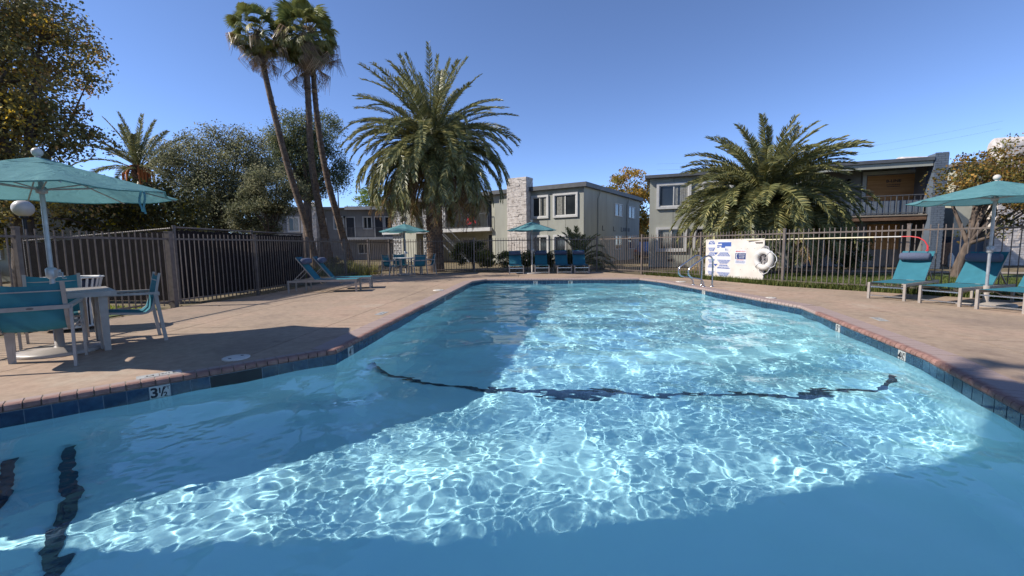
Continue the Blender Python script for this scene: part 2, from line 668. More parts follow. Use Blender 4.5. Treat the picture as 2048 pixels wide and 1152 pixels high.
# dark stripes of small tiles on the floor: one right across, two short ones near the chamfer
def stripe(pts, w):
    m = MB()
    P = []
    for i, (x, y, lift) in enumerate(pts):
        a = Vector(pts[max(i - 1, 0)][:2])
        b = Vector(pts[min(i + 1, len(pts) - 1)][:2])
        t = (b - a).normalized()
        nn = Vector((-t.y, t.x)) * w / 2
        for s_ in (-1, 1):
            X, Y = x + nn.x * s_, y + nn.y * s_
            P.append((X, Y, floor_z(X, Y) + lift))
    m.add(P, [(2 * i, 2 * i + 2, 2 * i + 3, 2 * i + 1) for i in range(len(pts) - 1)])
    o = m.build('tile_stripe', M['stripe'], pool)
    o.cycles.is_caustics_receiver = True
    return o


stripe([(-2.0, 6.0, 0.62), (-1.95, 6.0, 0.24), (-1.86, 5.98, 0.09), (-1.68, 5.93, 0.016), (-0.17, 5.47, 0.012), (1.75, 5.22, 0.012), (3.9, 4.96, 0.012), (4.2, 4.93, 0.02), (4.36, 4.92, 0.09), (4.45, 4.92, 0.24), (4.49, 4.92, 0.6)], 0.115)
stripe([(-3.75, 3.5, 0.5), (-3.71, 3.45, 0.22), (-3.63, 3.36, 0.075), (-3.5, 3.2, 0.016), (-2.84, 2.42, 0.012), (-2.2, 1.66, 0.012)], 0.095)
stripe([(-4.02, 3.26, 0.5), (-3.98, 3.21, 0.22), (-3.90, 3.12, 0.075), (-3.77, 2.96, 0.016), (-3.12, 2.18, 0.012), (-2.5, 1.44, 0.012)], 0.095)

# ---- water: sum of short wind ripples, one smooth sheet
rng = np.random.default_rng(11)
xs = np.arange(-7.3, 5.65, 0.0165)
ys = [0.35]
while ys[-1] < 15.7:                     # finer towards the viewer's end
    ys.append(ys[-1] + 0.0145 + 0.0013 * max(0.0, ys[-1] - 3.0))
ys = np.array(ys)
X, Y = np.meshgrid(xs, ys)
Z = np.zeros_like(X)
ZL = np.zeros_like(X)
patch = np.zeros_like(X)
for i in range(9):
    lam, th = rng.uniform(1.2, 4.5), rng.uniform(0, PI)
    patch += np.sin(2 * PI / lam * (X * math.cos(th) + Y * math.sin(th)) + rng.random() * 6.28) / 3
patch = np.clip(0.95 + 0.42 * patch, 0.3, 1.7) * (1 - 0.2 * np.clip((Y - 6) / 7, 0, 1))
for i in range(126):
    long = i >= 78
    lam = (0.7 * 10 ** (rng.random() * 0.5) if i < 96 else 0.33 * 10 ** (rng.random() * 0.42)) if long else 0.095 * 10 ** (rng.random() * 0.8)
    th = rng.normal(0.5, 1.15)
    k = 2 * PI / lam
    slope = ((0.017 if i < 96 else 0.0115) if long else 0.0044) * rng.uniform(0.5, 1.0)
    (ZL if long else Z)[...] += slope / k * np.sin(k * (X * math.cos(th) + Y * math.sin(th)) + rng.random() * 2 * PI)
fade = np.clip((7.5 - Y) / 4.0, 0.15, 1) * (0.6 + 0.4 * patch)
for i in range(44):
    lam = 0.062 * 10 ** (rng.random() * 0.36)
    th = rng.normal(0.5, 1.3)
    k = 2 * PI / lam
    Z += 0.0058 * rng.uniform(0.5, 1.0) / k * np.sin(k * (X * math.cos(th) + Y * math.sin(th)) + rng.random() * 2 * PI) * fade
Z = Z * patch + ZL
keep = inside(offset(POOL, 0.03), X, Y)
q = keep[:-1, :-1] & keep[1:, :-1] & keep[1:, 1:] & keep[:-1, 1:]
idx = np.arange(X.size).reshape(X.shape)
faces = np.stack([idx[:-1, :-1][q], idx[:-1, 1:][q], idx[1:, 1:][q], idx[1:, :-1][q]], -1)
used = np.unique(faces)
remap = np.zeros(X.size, dtype=np.int32)
remap[used] = np.arange(len(used))
wv = np.stack([X, Y, Z + WATER_Z], -1).reshape(-1, 3)[used]
water = link('pool_water', fast_mesh('pool_water', wv, remap[faces], M['water'], smooth=True))
tag(water, kind='structure')
water.cycles.is_caustics_caster = True

# ---- coping bricks and waterline tiles, edge by edge
coping = thing('pool_coping', None, None)
tag(coping, kind='structure')
tile_band = thing('waterline_tile_band', None, None)
tag(tile_band, kind='structure')


def brick_mesh(w, depth):
    prof = [(0.0, -0.055), (-0.012, -0.042), (-0.012, -0.022), (-0.004, -0.006), (0.014, 0.004), (depth, 0.004), (depth, -0.055)]
    m = len(prof)
    P = [(-w / 2, y, z) for y, z in prof] + [(w / 2, y, z) for y, z in prof]
    F = [(i, (i + 1) % m, m + (i + 1) % m, m + i) for i in range(m)] + [tuple(reversed(range(m))), tuple(range(m, 2 * m))]
    return MB().add(P, F).mesh('brick', M['brick'])


B_SHORT, B_LONG = brick_mesh(0.094, 0.135), brick_mesh(0.094, 0.30)
TILE = MB().box((-0.0745, -0.008, -0.070), (0.0745, 0.004, 0.075)).mesh('tile', M['tile'])
TILE_W = MB().box((-0.0745, -0.009, -0.070), (0.0745, 0.004, 0.075)).mesh('tile', M['tile_white'])

MARKS = {}   # (edge, index) -> writing on the tile
far_bricks, far_tiles, bed, groutb = MB(), MB(), MB(), MB()
nb = nt_ = 0
edges = [(POOL[i], POOL[i + 1]) for i in range(len(POOL) - 1)]
for ei, (a, b) in enumerate(edges):
    a, b = Vector(a), Vector(b)
    e = (b - a).normalized()
    nrm = Vector((-e.y, e.x))          # away from the water
    ang = math.atan2(e.y, e.x)
    ln = (b - a).length
    depth, bme = (0.135, B_SHORT) if ei == 0 else (0.30, B_LONG)
    # mortar bed under the bricks and the grout behind the tiles
    bed.obox((a.x + nrm.x * 0.004, a.y + nrm.y * 0.004, -0.062), (e * ln).to_3d(), (nrm * (depth - 0.008)).to_3d(), (0, 0, 0.0625))
    groutb.obox((a.x - nrm.x * 0.003, a.y - nrm.y * 0.003, -0.212), (e * ln).to_3d(), (nrm * 0.006).to_3d(), (0, 0, 0.153))
    nbr = max(1, round(ln / 0.1025))
    pitch = ln / nbr
    for k in range(nbr):
        c = a + e * (pitch * (k + 0.5))
        if c.y < 1.2:
            continue
        vis = c.length < 9.0
        jz = random.uniform(-0.0015, 0.0015)
        if vis and nb < 292:
            o = link('brick', bme, coping, (c.x - nrm.x * 0.008, c.y - nrm.y * 0.008, jz), (0, 0, ang + random.uniform(-0.006, 0.006)))
            nb += 1
        else:
            prof = [(0.0, -0.055), (-0.012, -0.035), (0.0, 0.0), (0.014, 0.004), (depth, 0.004), (depth, -0.055)]
            P = []
            for s_ in (-1, 1):
                for (yy, zz) in prof:
                    p = c + e * (s_ * (pitch / 2 - 0.005)) + nrm * (yy - 0.008)
                    P.append((p.x, p.y, zz + jz))
            m6 = len(prof)
            far_bricks.add(P, [(i, (i + 1) % m6, m6 + (i + 1) % m6, m6 + i) for i in range(m6)] + [tuple(reversed(range(m6))), tuple(range(m6, 2 * m6))])
    ntl = max(1, round(ln / 0.1545))
    tp = ln / ntl
    for k in range(ntl):
        c = a + e * (tp * (k + 0.5))
        if c.y < 1.2:
            continue
        MARKS[(ei, k)] = (c, e, nrm, ang)
if far_bricks.v:
    far_bricks.build('distant_bricks', M['brick'], coping, kind='stuff')
bed.build('mortar_bed', M['mortar'], coping)
groutb.build('grout', M['grout'], tile_band)

# depth marker tiles: nearest tile to each of these points carries the writing
DEPTH = [((-3.29, 3.86), '3', True), ((-2.05, 5.45), '4', False), ((5.0, 6.5), '5', False), ((4.45, 4.75), '4', True), ((-1.63, 10.6), '5', False), ((5.08, 11.3), '5', False), ((2.1, 15.15), '8', False), ((0.9, 15.25), '5', False)]
marked = {}
for (px, py), num, half in DEPTH:
    kk = min(MARKS, key=lambda q: (MARKS[q][0] - Vector((px, py))).length)
    marked[kk] = (num, half)
skim = min(MARKS, key=lambda q: (MARKS[q][0] - Vector((-2.78, 4.36))).length)
skim_set = {(skim[0], skim[1] + d) for d in (-1, 0, 1)}


def letters(mbw, body, size, dx, dz, y, bold=0.0):
    V_, F_ = text_mb(body, size, bold)
    mbw.add([(v.x + dx, y, v.y + dz) for v in V_], F_)


for kk, (c, e, nrm, ang) in MARKS.items():
    if kk in skim_set:
        continue
    near = c.length < 13.5
    zc = -0.136
    if kk in marked:
        t = link('tile', TILE_W, tile_band, (c.x, c.y, zc), (0, 0, ang))
        num, half = marked[kk]
        w = MB()
        yy = -0.0098
        if half:
            letters(w, num, 0.125, -0.042, 0.01, yy, 0.004)
            letters(w, '1', 0.07, -0.002, 0.028, yy, 0.002)
            letters(w, '/', 0.115, 0.018, 0.01, yy, 0.002)
            letters(w, '2', 0.06, 0.038, -0.016, yy, 0.002)
            letters(w, 'FT', 0.042, 0.05, 0.045, yy, 0.001)
        else:
            letters(w, num, 0.125, -0.02, 0.01, yy, 0.004)
            letters(w, 'FT', 0.042, 0.044, 0.04, yy, 0.001)
        w.build('depth_lettering', M['ink'], t, off=(0, 0, 0))
    elif near and nt_ < 290:
        link('tile', TILE, tile_band, (c.x, c.y, zc + random.uniform(-0.001, 0.001)), (0, 0, ang + random.uniform(-0.008, 0.008)))
        nt_ += 1
    else:
        far_tiles.obox((c.x - e.x * 0.0725 - nrm.x * 0.008, c.y - e.y * 0.0725 - nrm.y * 0.008, zc - 0.07), (e * 0.145).to_3d(), (nrm * 0.012).to_3d(), (0, 0, 0.145))
if far_tiles.v:
    far_tiles.build('distant_tiles', M['tile'], tile_band, kind='stuff')

# skimmer mouth in the chamfer wall: a flat black plate stands in for the shaded recess, with two light bars
c, e, nrm, ang = MARKS[skim]
sk = MB()
o3 = Vector((c.x, c.y, 0)) - e.to_3d() * 0.228
sk.obox(o3 - nrm.to_3d() * 0.0055 + Vector((0, 0, -0.21)), e.to_3d() * 0.456, nrm.to_3d() * 0.002, (0, 0, 0.148))
skm = sk.build('skimmer_mouth', M['black'], tile_band)
fr = MB()
for dz in (-0.066, -0.105):
    fr.obox(o3 - nrm.to_3d() * 0.004 + Vector((0, 0, dz)), e.to_3d() * 0.456, nrm.to_3d() * 0.007, (0, 0, 0.006))
for s_ in (0, 0.448):
    fr.obox(o3 - nrm.to_3d() * 0.005 + e.to_3d() * s_ + Vector((0, 0, -0.21)), e.to_3d() * 0.008, nrm.to_3d() * 0.008, (0, 0, 0.14))
fr.build('skimmer_frame', M['grout'], skm)

# ---- deck slabs: one sheet with the pool cut out, split by recessed joints
DECK = [(-7.6, -4.5), (-7.28, 2.5), (-7.05, 9.0), (-6.5, 11.3), (-6.5, 17.4), (-5.9, 19.1), (-5.1, 19.75), (3.6, 19.05), (4.95, 16.7), (6.2, 14.5), (7.25, 11.75), (8.75, 9.75), (11.3, 6.4), (13.5, 3.5), (13.5, -4.5)]
deck = thing('pool_deck', None, None)
tag(deck, kind='structure')
hole = offset(POOL, 0.06)
allp = [Vector((x, y, 0)) for x, y in DECK] + [Vector((x, y, 0)) for x, y in hole]
tris = tessellate_polygon([allp[:len(DECK)], allp[len(DECK):]])
bm = bmesh.new()
bv = [bm.verts.new(p) for p in allp]
for t in tris:
    try:
        bm.faces.new([bv[i] for i in t])
    except ValueError:
        pass
bmesh.ops.recalc_face_normals(bm, faces=bm.faces)
if sum(f.normal.z for f in bm.faces) < 0:
    bmesh.ops.reverse_faces(bm, faces=bm.faces)


def cut(p, d, width, sel):
    """a recessed joint of the given width along direction d through p, only where sel(centre) holds"""
    d = Vector((d[0], d[1], 0)).normalized()
    nn = Vector((-d.y, d.x, 0))
    P = Vector((p[0], p[1], 0))
    for s_ in (-0.5, 0.5):
        fs_ = [f for f in bm.faces if sel(f.calc_center_median())]
        vs_ = {v for f in fs_ for v in f.verts}
        es_ = {e_ for f in fs_ for e_ in f.edges}
        bmesh.ops.bisect_plane(bm, geom=list(vs_) + list(es_) + fs_, plane_co=P + nn * s_ * width, plane_no=nn)
    kill = [f for f in bm.faces if abs((f.calc_center_median() - P).dot(nn)) < width * 0.49 and sel(f.calc_center_median())]
    bmesh.ops.delete(bm, geom=kill, context='FACES')


JW = 0.012
for y0 in (2.9, 6.55, 9.7, 12.9):
    cut((-4, y0), (1, 0.0), JW, lambda c: c.x < -1.2 and c.y < 16.0)
cut((-2.84, 6.72), (0.19, 2.5), JW, lambda c: c.x < -1.2 and c.y > 1.0)
cut((-5.05, 6.72), (0.1, 2.5), JW, lambda c: c.x < -1.2 and c.y > 1.0)
cut((0, 16.3), (1, -0.1), JW, lambda c: True)
for x0 in (-3.0, 0.3, 3.2):
    cut((x0, 18), (0.03, 1), JW, lambda c: c.y > 16.2)
cut((6.55, 7.99), (-0.33, 2.4), JW, lambda c: c.x > 2.6 and c.y > 7.4)
cut((6.5, 7.99), (-1.1, -3.4), JW, lambda c: c.x > 2.6 and c.y < 8.2)
for y0, dd in ((13.2, (1, 0.25)), (10.4, (1, 0.2)), (7.6, (1, -0.1)), (5.1, (1, -0.33)), (2.9, (1, -0.4))):
    cut((5.5, y0), dd, JW, lambda c: c.x > 2.6 and c.y < 16.3)
# islands -> slabs with a little thickness
bm.faces.ensure_lookup_table()
bm.faces.index_update()
seen = set()
for f0 in bm.faces:
    if f0.index in seen:
        continue
    isl, st = [], [f0]
    seen.add(f0.index)
    while st:
        f = st.pop()
        isl.append(f)
        for e_ in f.edges:
            for g_ in e_.link_faces:
                if g_.index not in seen:
                    seen.add(g_.index)
                    st.append(g_)
    if sum(f.calc_area() for f in isl) < 0.02:
        continue
    m = MB()
    ids = {}
    V_, F_ = [], []
    for f in isl:
        face = []
        for v in f.verts:
            if v not in ids:
                ids[v] = len(V_)
                V_.append((v.co.x, v.co.y, 0.0))
            face.append(ids[v])
        F_.append(tuple(face))
    nV = len(V_)
    sel = set(isl)
    for f in isl:
        for lp in f.loops:
            e_ = lp.edge
            if sum(1 for g_ in e_.link_faces if g_ in sel) == 1:
                a_, b_ = lp.vert.co, lp.link_loop_next.vert.co
                k0 = len(V_)
                V_ += [(a_.x, a_.y, -0.028), (b_.x, b_.y, -0.028)]
                F_.append((ids[lp.link_loop_next.vert], ids[lp.vert], k0, k0 + 1))
    m.add(V_, F_)
    m.build('slab', M['deck'], deck)
bm.free()

# ---- ground out to the horizon, lawns and walks as sheets a little above it
gp = [(-600, -600), (600, -600), (600, 900), (-600, 900)]
hole2 = offset(POOL, 0.1)
allp = [Vector((x, y, -0.03)) for x, y in gp] + [Vector((x, y, -0.03)) for x, y in hole2]
tris = tessellate_polygon([allp[:4], allp[4:]])
g_ = MB().add(allp, [tuple(t) for t in tris])
ground = g_.build('ground', M['earth'])
tag(ground, kind='structure')


def sheet(name, poly, z, mat):
    P = [Vector((x, y, z)) for x, y in poly]
    t = tessellate_polygon([P])
    m = MB().add(P, [tuple(q) for q in t])
    o = m.build(name, mat)
    bm2 = bmesh.new()
    bm2.from_mesh(o.data)
    bmesh.ops.recalc_face_normals(bm2, faces=bm2.faces)
    if bm2.faces and sum(f.normal.z for f in bm2.faces) < 0:
        bmesh.ops.reverse_faces(bm2, faces=bm2.faces)
    bm2.to_mesh(o.data)
    bm2.free()
    tag(o, kind='structure')
    return o


LAWN_R = [(5.3, 18.0), (6.35, 14.7), (7.4, 11.85), (8.85, 9.85), (11.6, 6.45), (18, 1), (24, 8), (17.4, 14.6), (10.6, 17.4), (8.2, 19.0)]
sheet('lawn', LAWN_R, -0.012, M['lawn'])
LAWN_L = [(-40, 7.0), (-7.6, 6.0), (-7.35, 9.0), (-12.5, 9.7), (-22, 14.5), (-40, 18)]
sheet('lawn', LAWN_L, -0.012, M['lawn'])
sheet('concrete_walk', [(8.6, 19.9), (11.0, 18.3), (17.5, 14.9), (26, 10.5), (27, 12), (18.0, 16.0), (11.3, 18.9), (8.9, 20.4)], -0.008, M['concrete'])

# ================================================================ FENCES
RAIL_T, RAIL_B, PICK_T, PICK_B, POST_T = 1.43, 0.125, 1.545, 0.045, 1.575
PICKET = MB().box((-0.0085, -0.0085, PICK_B), (0.0085, 0.0085, PICK_T)).mesh('picket', M['metal_fence'])


def post_mesh(w, h):
    m = MB().box((-w / 2, -w / 2, -0.04), (w / 2, w / 2, h - 0.02))
    m.box((-w / 2 - 0.006, -w / 2 - 0.006, h - 0.02), (w / 2 + 0.006, w / 2 + 0.006, h))
    return m.mesh('post', M['metal_fence'])


POST, POST_BIG = post_mesh(0.062, POST_T), post_mesh(0.105, POST_T + 0.015)


def picket_fence(label, pts, posts=None, big=(), pitch=0.117, end_posts=(True, True)):
    root = thing('picket_fence', label, 'fence', (pts[0][0], pts[0][1], 0), 0, 'metal picket fences round the pool')
    o = Vector((pts[0][0], pts[0][1], 0))
    for i, (a, b) in enumerate(zip(pts, pts[1:])):
        a, b = Vector((*a, 0)), Vector((*b, 0))
        d = (b - a).normalized()
        ln = (b - a).length
        ang = math.atan2(d.y, d.x)
        for z, h in ((RAIL_T, 0.036), (RAIL_B, 0.032)):
            MB().bar(a + Vector((0, 0, z)), b + Vector((0, 0, z)), 0.034, h).build('rail', M['metal_fence'], root)
        if i > 0 or end_posts[0]:
            link('post', POST_BIG if i in big else POST, root, a - o, (0, 0, ang))
        if i == len(pts) - 2 and end_posts[1]:
            link('post', POST_BIG if i + 1 in big else POST, root, b - o, (0, 0, ang))
        nn = max(2, round(ln / pitch))
        for k in range(1, nn):
            p = a + d * (ln * k / nn) - o
            p.z = random.uniform(-0.006, 0.006)
            link('picket', PICKET, root, p, (random.uniform(-0.004, 0.004), random.uniform(-0.004, 0.004), ang))
    return root


picket_fence('brown metal picket fence beside the umbrella table, in front of the lawn', [(-7.5, 1.6), (-7.42, 4.0), (-7.33, 6.42), (-7.19, 9.09)], big=(3,), pitch=0.125)
picket_fence('brown metal picket fence in front of the dark slatted enclosure and fan palm trunks', [(-7.19, 9.09), (-6.74, 11.35), (-6.70, 14.2), (-6.72, 17.4), (-6.3, 19.0), (-5.77, 20.35)], end_posts=(False, True))
picket_fence('brown metal picket fence behind the far table and the row of four loungers', [(-5.77, 20.35), (-4.2, 20.0), (-1.7, 19.6), (1.1, 19.55), (3.85, 19.5)], end_posts=(False, True), pitch=0.12)
picket_fence('metal gate of close pickets to the right of the far loungers', [(3.95, 19.4), (5.15, 17.2)], end_posts=(False, False), pitch=0.105)
picket_fence('brown metal picket fence carrying the white notice board, behind the right loungers', [(5.18, 17.14), (6.49, 14.78), (7.57, 11.99), (9.02, 9.82), (10.6, 7.75), (12.2, 5.6)], pitch=0.117)
for o in C.objects:
    if o.get('label', '').startswith('metal gate'):
        o['category'] = 'gate'
        o['group'] = ''
        del o['group']
        o.name = 'pool_gate'


# chain-link enclosure with slats behind the left fence
def chain_link(a, b, za, zb, label, slat_pitch):
    root = thing('chain_link_fence', label, 'fence', (a[0], a[1], 0), 0, 'chain-link enclosure with privacy slats')
    o = Vector((*a, 0))
    A, B = Vector((*a, 0)), Vector((*b, 0))
    d = (B - A).normalized()
    nn = Vector((-d.y, d.x, 0))
    ln = (B - A).length
    ang = math.atan2(d.y, d.x)
    sm = MB().box((-slat_pitch * 0.46, -0.004, 0.03), (slat_pitch * 0.46, 0.004, 1.0)).mesh('slat', M['slat'])
    nS = int(ln / slat_pitch)
    for k in range(nS):
        t = (k + 0.5) / nS
        h = za + (zb - za) * t
        s = link('slat', sm, root, d * (ln * t), (0, 0, ang))
        s.scale = (1, 1, h - 0.06 + random.uniform(-0.015, 0.015))
    m = MB()
    half = 0.057
    side = -1 if nn.dot(-A) < 0 else 1     # towards the pool
    off = nn * (0.009 * side)
    nD = int(ln / half)
    for k in range(-int(za / half) - 1, nD + int(za / half) + 2):
        for s_ in (1, -1):
            # a zig-zag wire seen as a diagonal run between bottom and top, clipped to the panel
            u0, u1 = k * half, k * half + s_ * za
            z0, z1 = 0.04, za * 0.985
            if s_ < 0:
                pass
            t0, t1 = 0.0, 1.0
            for lim, sg in ((0, 1), (ln, -1)):
                f0, f1 = (u0 - lim) * sg, (u1 - lim) * sg
                if f0 < 0 and f1 < 0:
                    t0, t1 = 1, 0
                elif f0 < 0:
                    t0 = max(t0, f0 / (f0 - f1))
                elif f1 < 0:
                    t1 = min(t1, f0 / (f0 - f1))
            if t1 - t0 < 0.01:
                continue
            p = [A + d * (u0 + (u1 - u0) * t) + Vector((0, 0, z0 + (z1 - z0) * t)) + off for t in (t0, t1)]
            w = 0.0012
            m.bar(p[0], p[1], w * 2, w * 1.2, up=nn)
    m.build('chain_mesh', M['wire'], root, kind='stuff')
    kn = MB()
    for k in range(nD):                       # twisted wire ends along the top
        t = (k + 0.5) / nD
        h = za + (zb - za) * t
        p = A + d * (ln * t) + Vector((0, 0, h - 0.02)) + off
        kn.bar(p - d * 0.012, p + d * 0.012 + Vector((0, 0, 0.045)), 0.005, 0.005, up=nn)
    kn.build('wire_ends', M['wire'], root, kind='stuff')
    MB().tube([A + Vector((0, 0, za)) - off, B + Vector((0, 0, zb)) - off], 0.02, 8).build('rail', M['metal_fence'], root)
    for t in ([0, 0.5, 1] if ln > 4.5 else [0.5, 1]):
        p = A + d * (ln * t) - off * 3
        MB().tube([(p.x, p.y, -0.02), (p.x, p.y, za + (zb - za) * t + 0.05)], 0.035, 10).build('post', M['metal_fence'], root)
    return root


chain_link((-7.55, 9.75), (-7.28, 15.1), 1.70, 1.68, 'dark slatted chain-link fence running back to the fan palm trunks', 0.072)
chain_link((-7.62, 9.70), (-11.6, 10.3), 1.68, 1.46, 'dark slatted chain-link fence facing the camera behind the near umbrella pole', 0.072)


# ================================================================ UMBRELLAS
def umbrella(label, loc, r, rim, peak, rot, base=True, strap=False, pole_r=0.024, crank_z=0.95):
    root = thing('patio_umbrella', label, 'umbrella', loc, rot, 'teal market umbrellas')
    N = 8
    # canopy: eight sagging panels, vent cap above
    def cloth(r0, z0, r1, z1, rows, sag, thick=0.004, flap=0.0):
        vs, fs = [], []
        cols = 6
        for k in range(N):
            for c_ in range(cols):
                f = c_ / cols
                a0, a1 = 2 * PI * k / N, 2 * PI * (k + 1) / N
                for j in range(rows + 1):
                    t = j / rows
                    rr = r0 + (r1 - r0) * t
                    x = math.cos(a0) * rr * (1 - f) + math.cos(a1) * rr * f
                    y = math.sin(a0) * rr * (1 - f) + math.sin(a1) * rr * f
                    z = z0 + (z1 - z0) * (t ** 1.08) - sag * t * math.sin(PI * f) + 0.012 * math.sin(3 * PI * f + k) * t * sag * 8
                    rim_in = 1 - 0.035 * t * math.sin(PI * f)
                    vs.append((x * rim_in, y * rim_in, z))
        rw = rows + 1
        tot = N * cols
        for q in range(tot):
            q2 = (q + 1) % tot
            for j in range(rows):
                fs.append((q * rw + j, q * rw + j + 1, q2 * rw + j + 1, q2 * rw + j))
        return vs, fs
    v, f = cloth(0.16, peak - 0.045, r, rim, 8, 0.03)
    can = MB().add(v, f, smooth=True).build('canopy', M['teal_canopy'], root, off=(0, 0, 0))
    hem = MB()
    ring = [v[q * 9 + 8] for q in range(N * 6)]
    for i, p in enumerate(ring):
        p2 = ring[(i + 1) % len(ring)]
        hem.add([p, p2, (p2[0] * 0.985, p2[1] * 0.985, p2[2] - 0.012), (p[0] * 0.985, p[1] * 0.985, p[2] - 0.012)], [(0, 1, 2, 3)])
    hem.build('hem', M['teal_canopy'], can, off=(0, 0, 0))
    v, f = cloth(0.02, peak + 0.015, 0.36, peak - 0.085, 4, 0.012)
    MB().add(v, f, smooth=True).build('vent_cap', M['teal_canopy'], root, off=(0, 0, 0))
    fin = MB().lathe([(0.02, 0), (0.026, 0.02), (0.02, 0.03)], 12, (0, 0, peak))
    fin.sphere((0, 0, peak + 0.072), 0.052, 14, 10)
    fin.build('finial', M['lamp_globe'], root, off=(0, 0, 0))
    MB().tube([(0, 0, 0.02), (0, 0, crank_z), (0, 0, peak)], [pole_r, pole_r, pole_r], 12).build('pole', M['pole'], root, off=(0, 0, 0))
    hz = rim + 0.02
    MB().lathe([(pole_r, -0.05), (0.05, -0.04), (0.055, 0.0), (0.04, 0.03), (pole_r, 0.03)], 14, (0, 0, hz)).build('hub', M['pole'], root, off=(0, 0, 0))
    for k in range(N):
        a = 2 * PI * k / N
        ca, sa = math.cos(a), math.sin(a)
        MB().tube([(0.04 * ca, 0.04 * sa, peak - 0.07), (r * 0.55 * ca, r * 0.55 * sa, peak - 0.07 - (peak - rim - 0.02) * 0.52), (r * 0.975 * ca, r * 0.975 * sa, rim - 0.018)], 0.0085, 6).build('rib', M['pole'], root, off=(0, 0, 0))
        MB().tube([(0.045 * ca, 0.045 * sa, hz), (r * 0.52 * ca, r * 0.52 * sa, peak - 0.085 - (peak - rim - 0.02) * 0.49)], 0.008, 6).build('strut', M['pole'], root, off=(0, 0, 0))
    ck = MB().lathe([(0.03, -0.07), (0.05, -0.05), (0.052, 0.045), (0.034, 0.06)], 10, (0, 0, crank_z))
    ck.box((0.03, -0.022, crank_z - 0.045), (0.085, 0.022, crank_z + 0.035))
    ckb = ck.build('crank_housing', M['pole'], root, off=(0, 0, 0))
    MB().tube([(0.085, 0, crank_z), (0.115, 0, crank_z), (0.115, 0, crank_z - 0.07), (0.15, 0, crank_z - 0.07)], 0.008, 6).build('crank_handle', M['pole'], ckb, off=(0, 0, 0))
    if base:
        MB().lathe([(0.40, 0.0), (0.405, 0.02), (0.38, 0.045), (0.06, 0.06), (0.045, 0.07), (0.042, 0.36), (0.03, 0.36)], 28).build('base', M['frame'], root, off=(0, 0, 0))
    if strap:
        a = strap
        px, py = r * 0.93 * math.cos(a), r * 0.93 * math.sin(a)
        st = MB()
        for dx, ln in ((0.0, 0.26), (0.05, 0.24)):
            P = [(px + dx * math.sin(a) + 0.012 * math.sin(j * 1.1 + dx * 30), py - dx * math.cos(a), rim - 0.02 - ln * j / 6) for j in range(7)]
            for j in range(6):
                p, q2 = Vector(P[j]), Vector(P[j + 1])
                w = Vector((0.014 * math.sin(a), -0.014 * math.cos(a), 0))
                th = Vector((0.002 * math.cos(a), 0.002 * math.sin(a), 0))
                st.add([p - w + th, p + w + th, q2 + w + th, q2 - w + th, p - w - th, p + w - th, q2 + w - th, q2 - w - th],
                       [(0, 1, 2, 3), (7, 6, 5, 4), (0, 3, 7, 4), (1, 5, 6, 2)])
        st.build('tie_strap', M['teal_canopy'], root, off=(0, 0, 0))
    return root


umbrella('large teal market umbrella over the nearest slatted table', (-5.46, 5.1, 0), 1.31, 1.90, 2.27, R(8), strap=R(-10))
umbrella('teal umbrella standing between the right-hand loungers in front of the fence', (8.66, 7.8, 0), 1.20, 1.91, 2.22, R(40), crank_z=1.02)
umbrella('small distant teal umbrella over the far dining table', (-4.6, 18.7, 0), 1.08, 1.86, 2.17, R(20), pole_r=0.022)
umbrella('small distant teal umbrella above the row of four loungers', (0.87, 18.3, 0), 1.06, 1.83, 2.16, R(5), pole_r=0.022, crank_z=1.0)


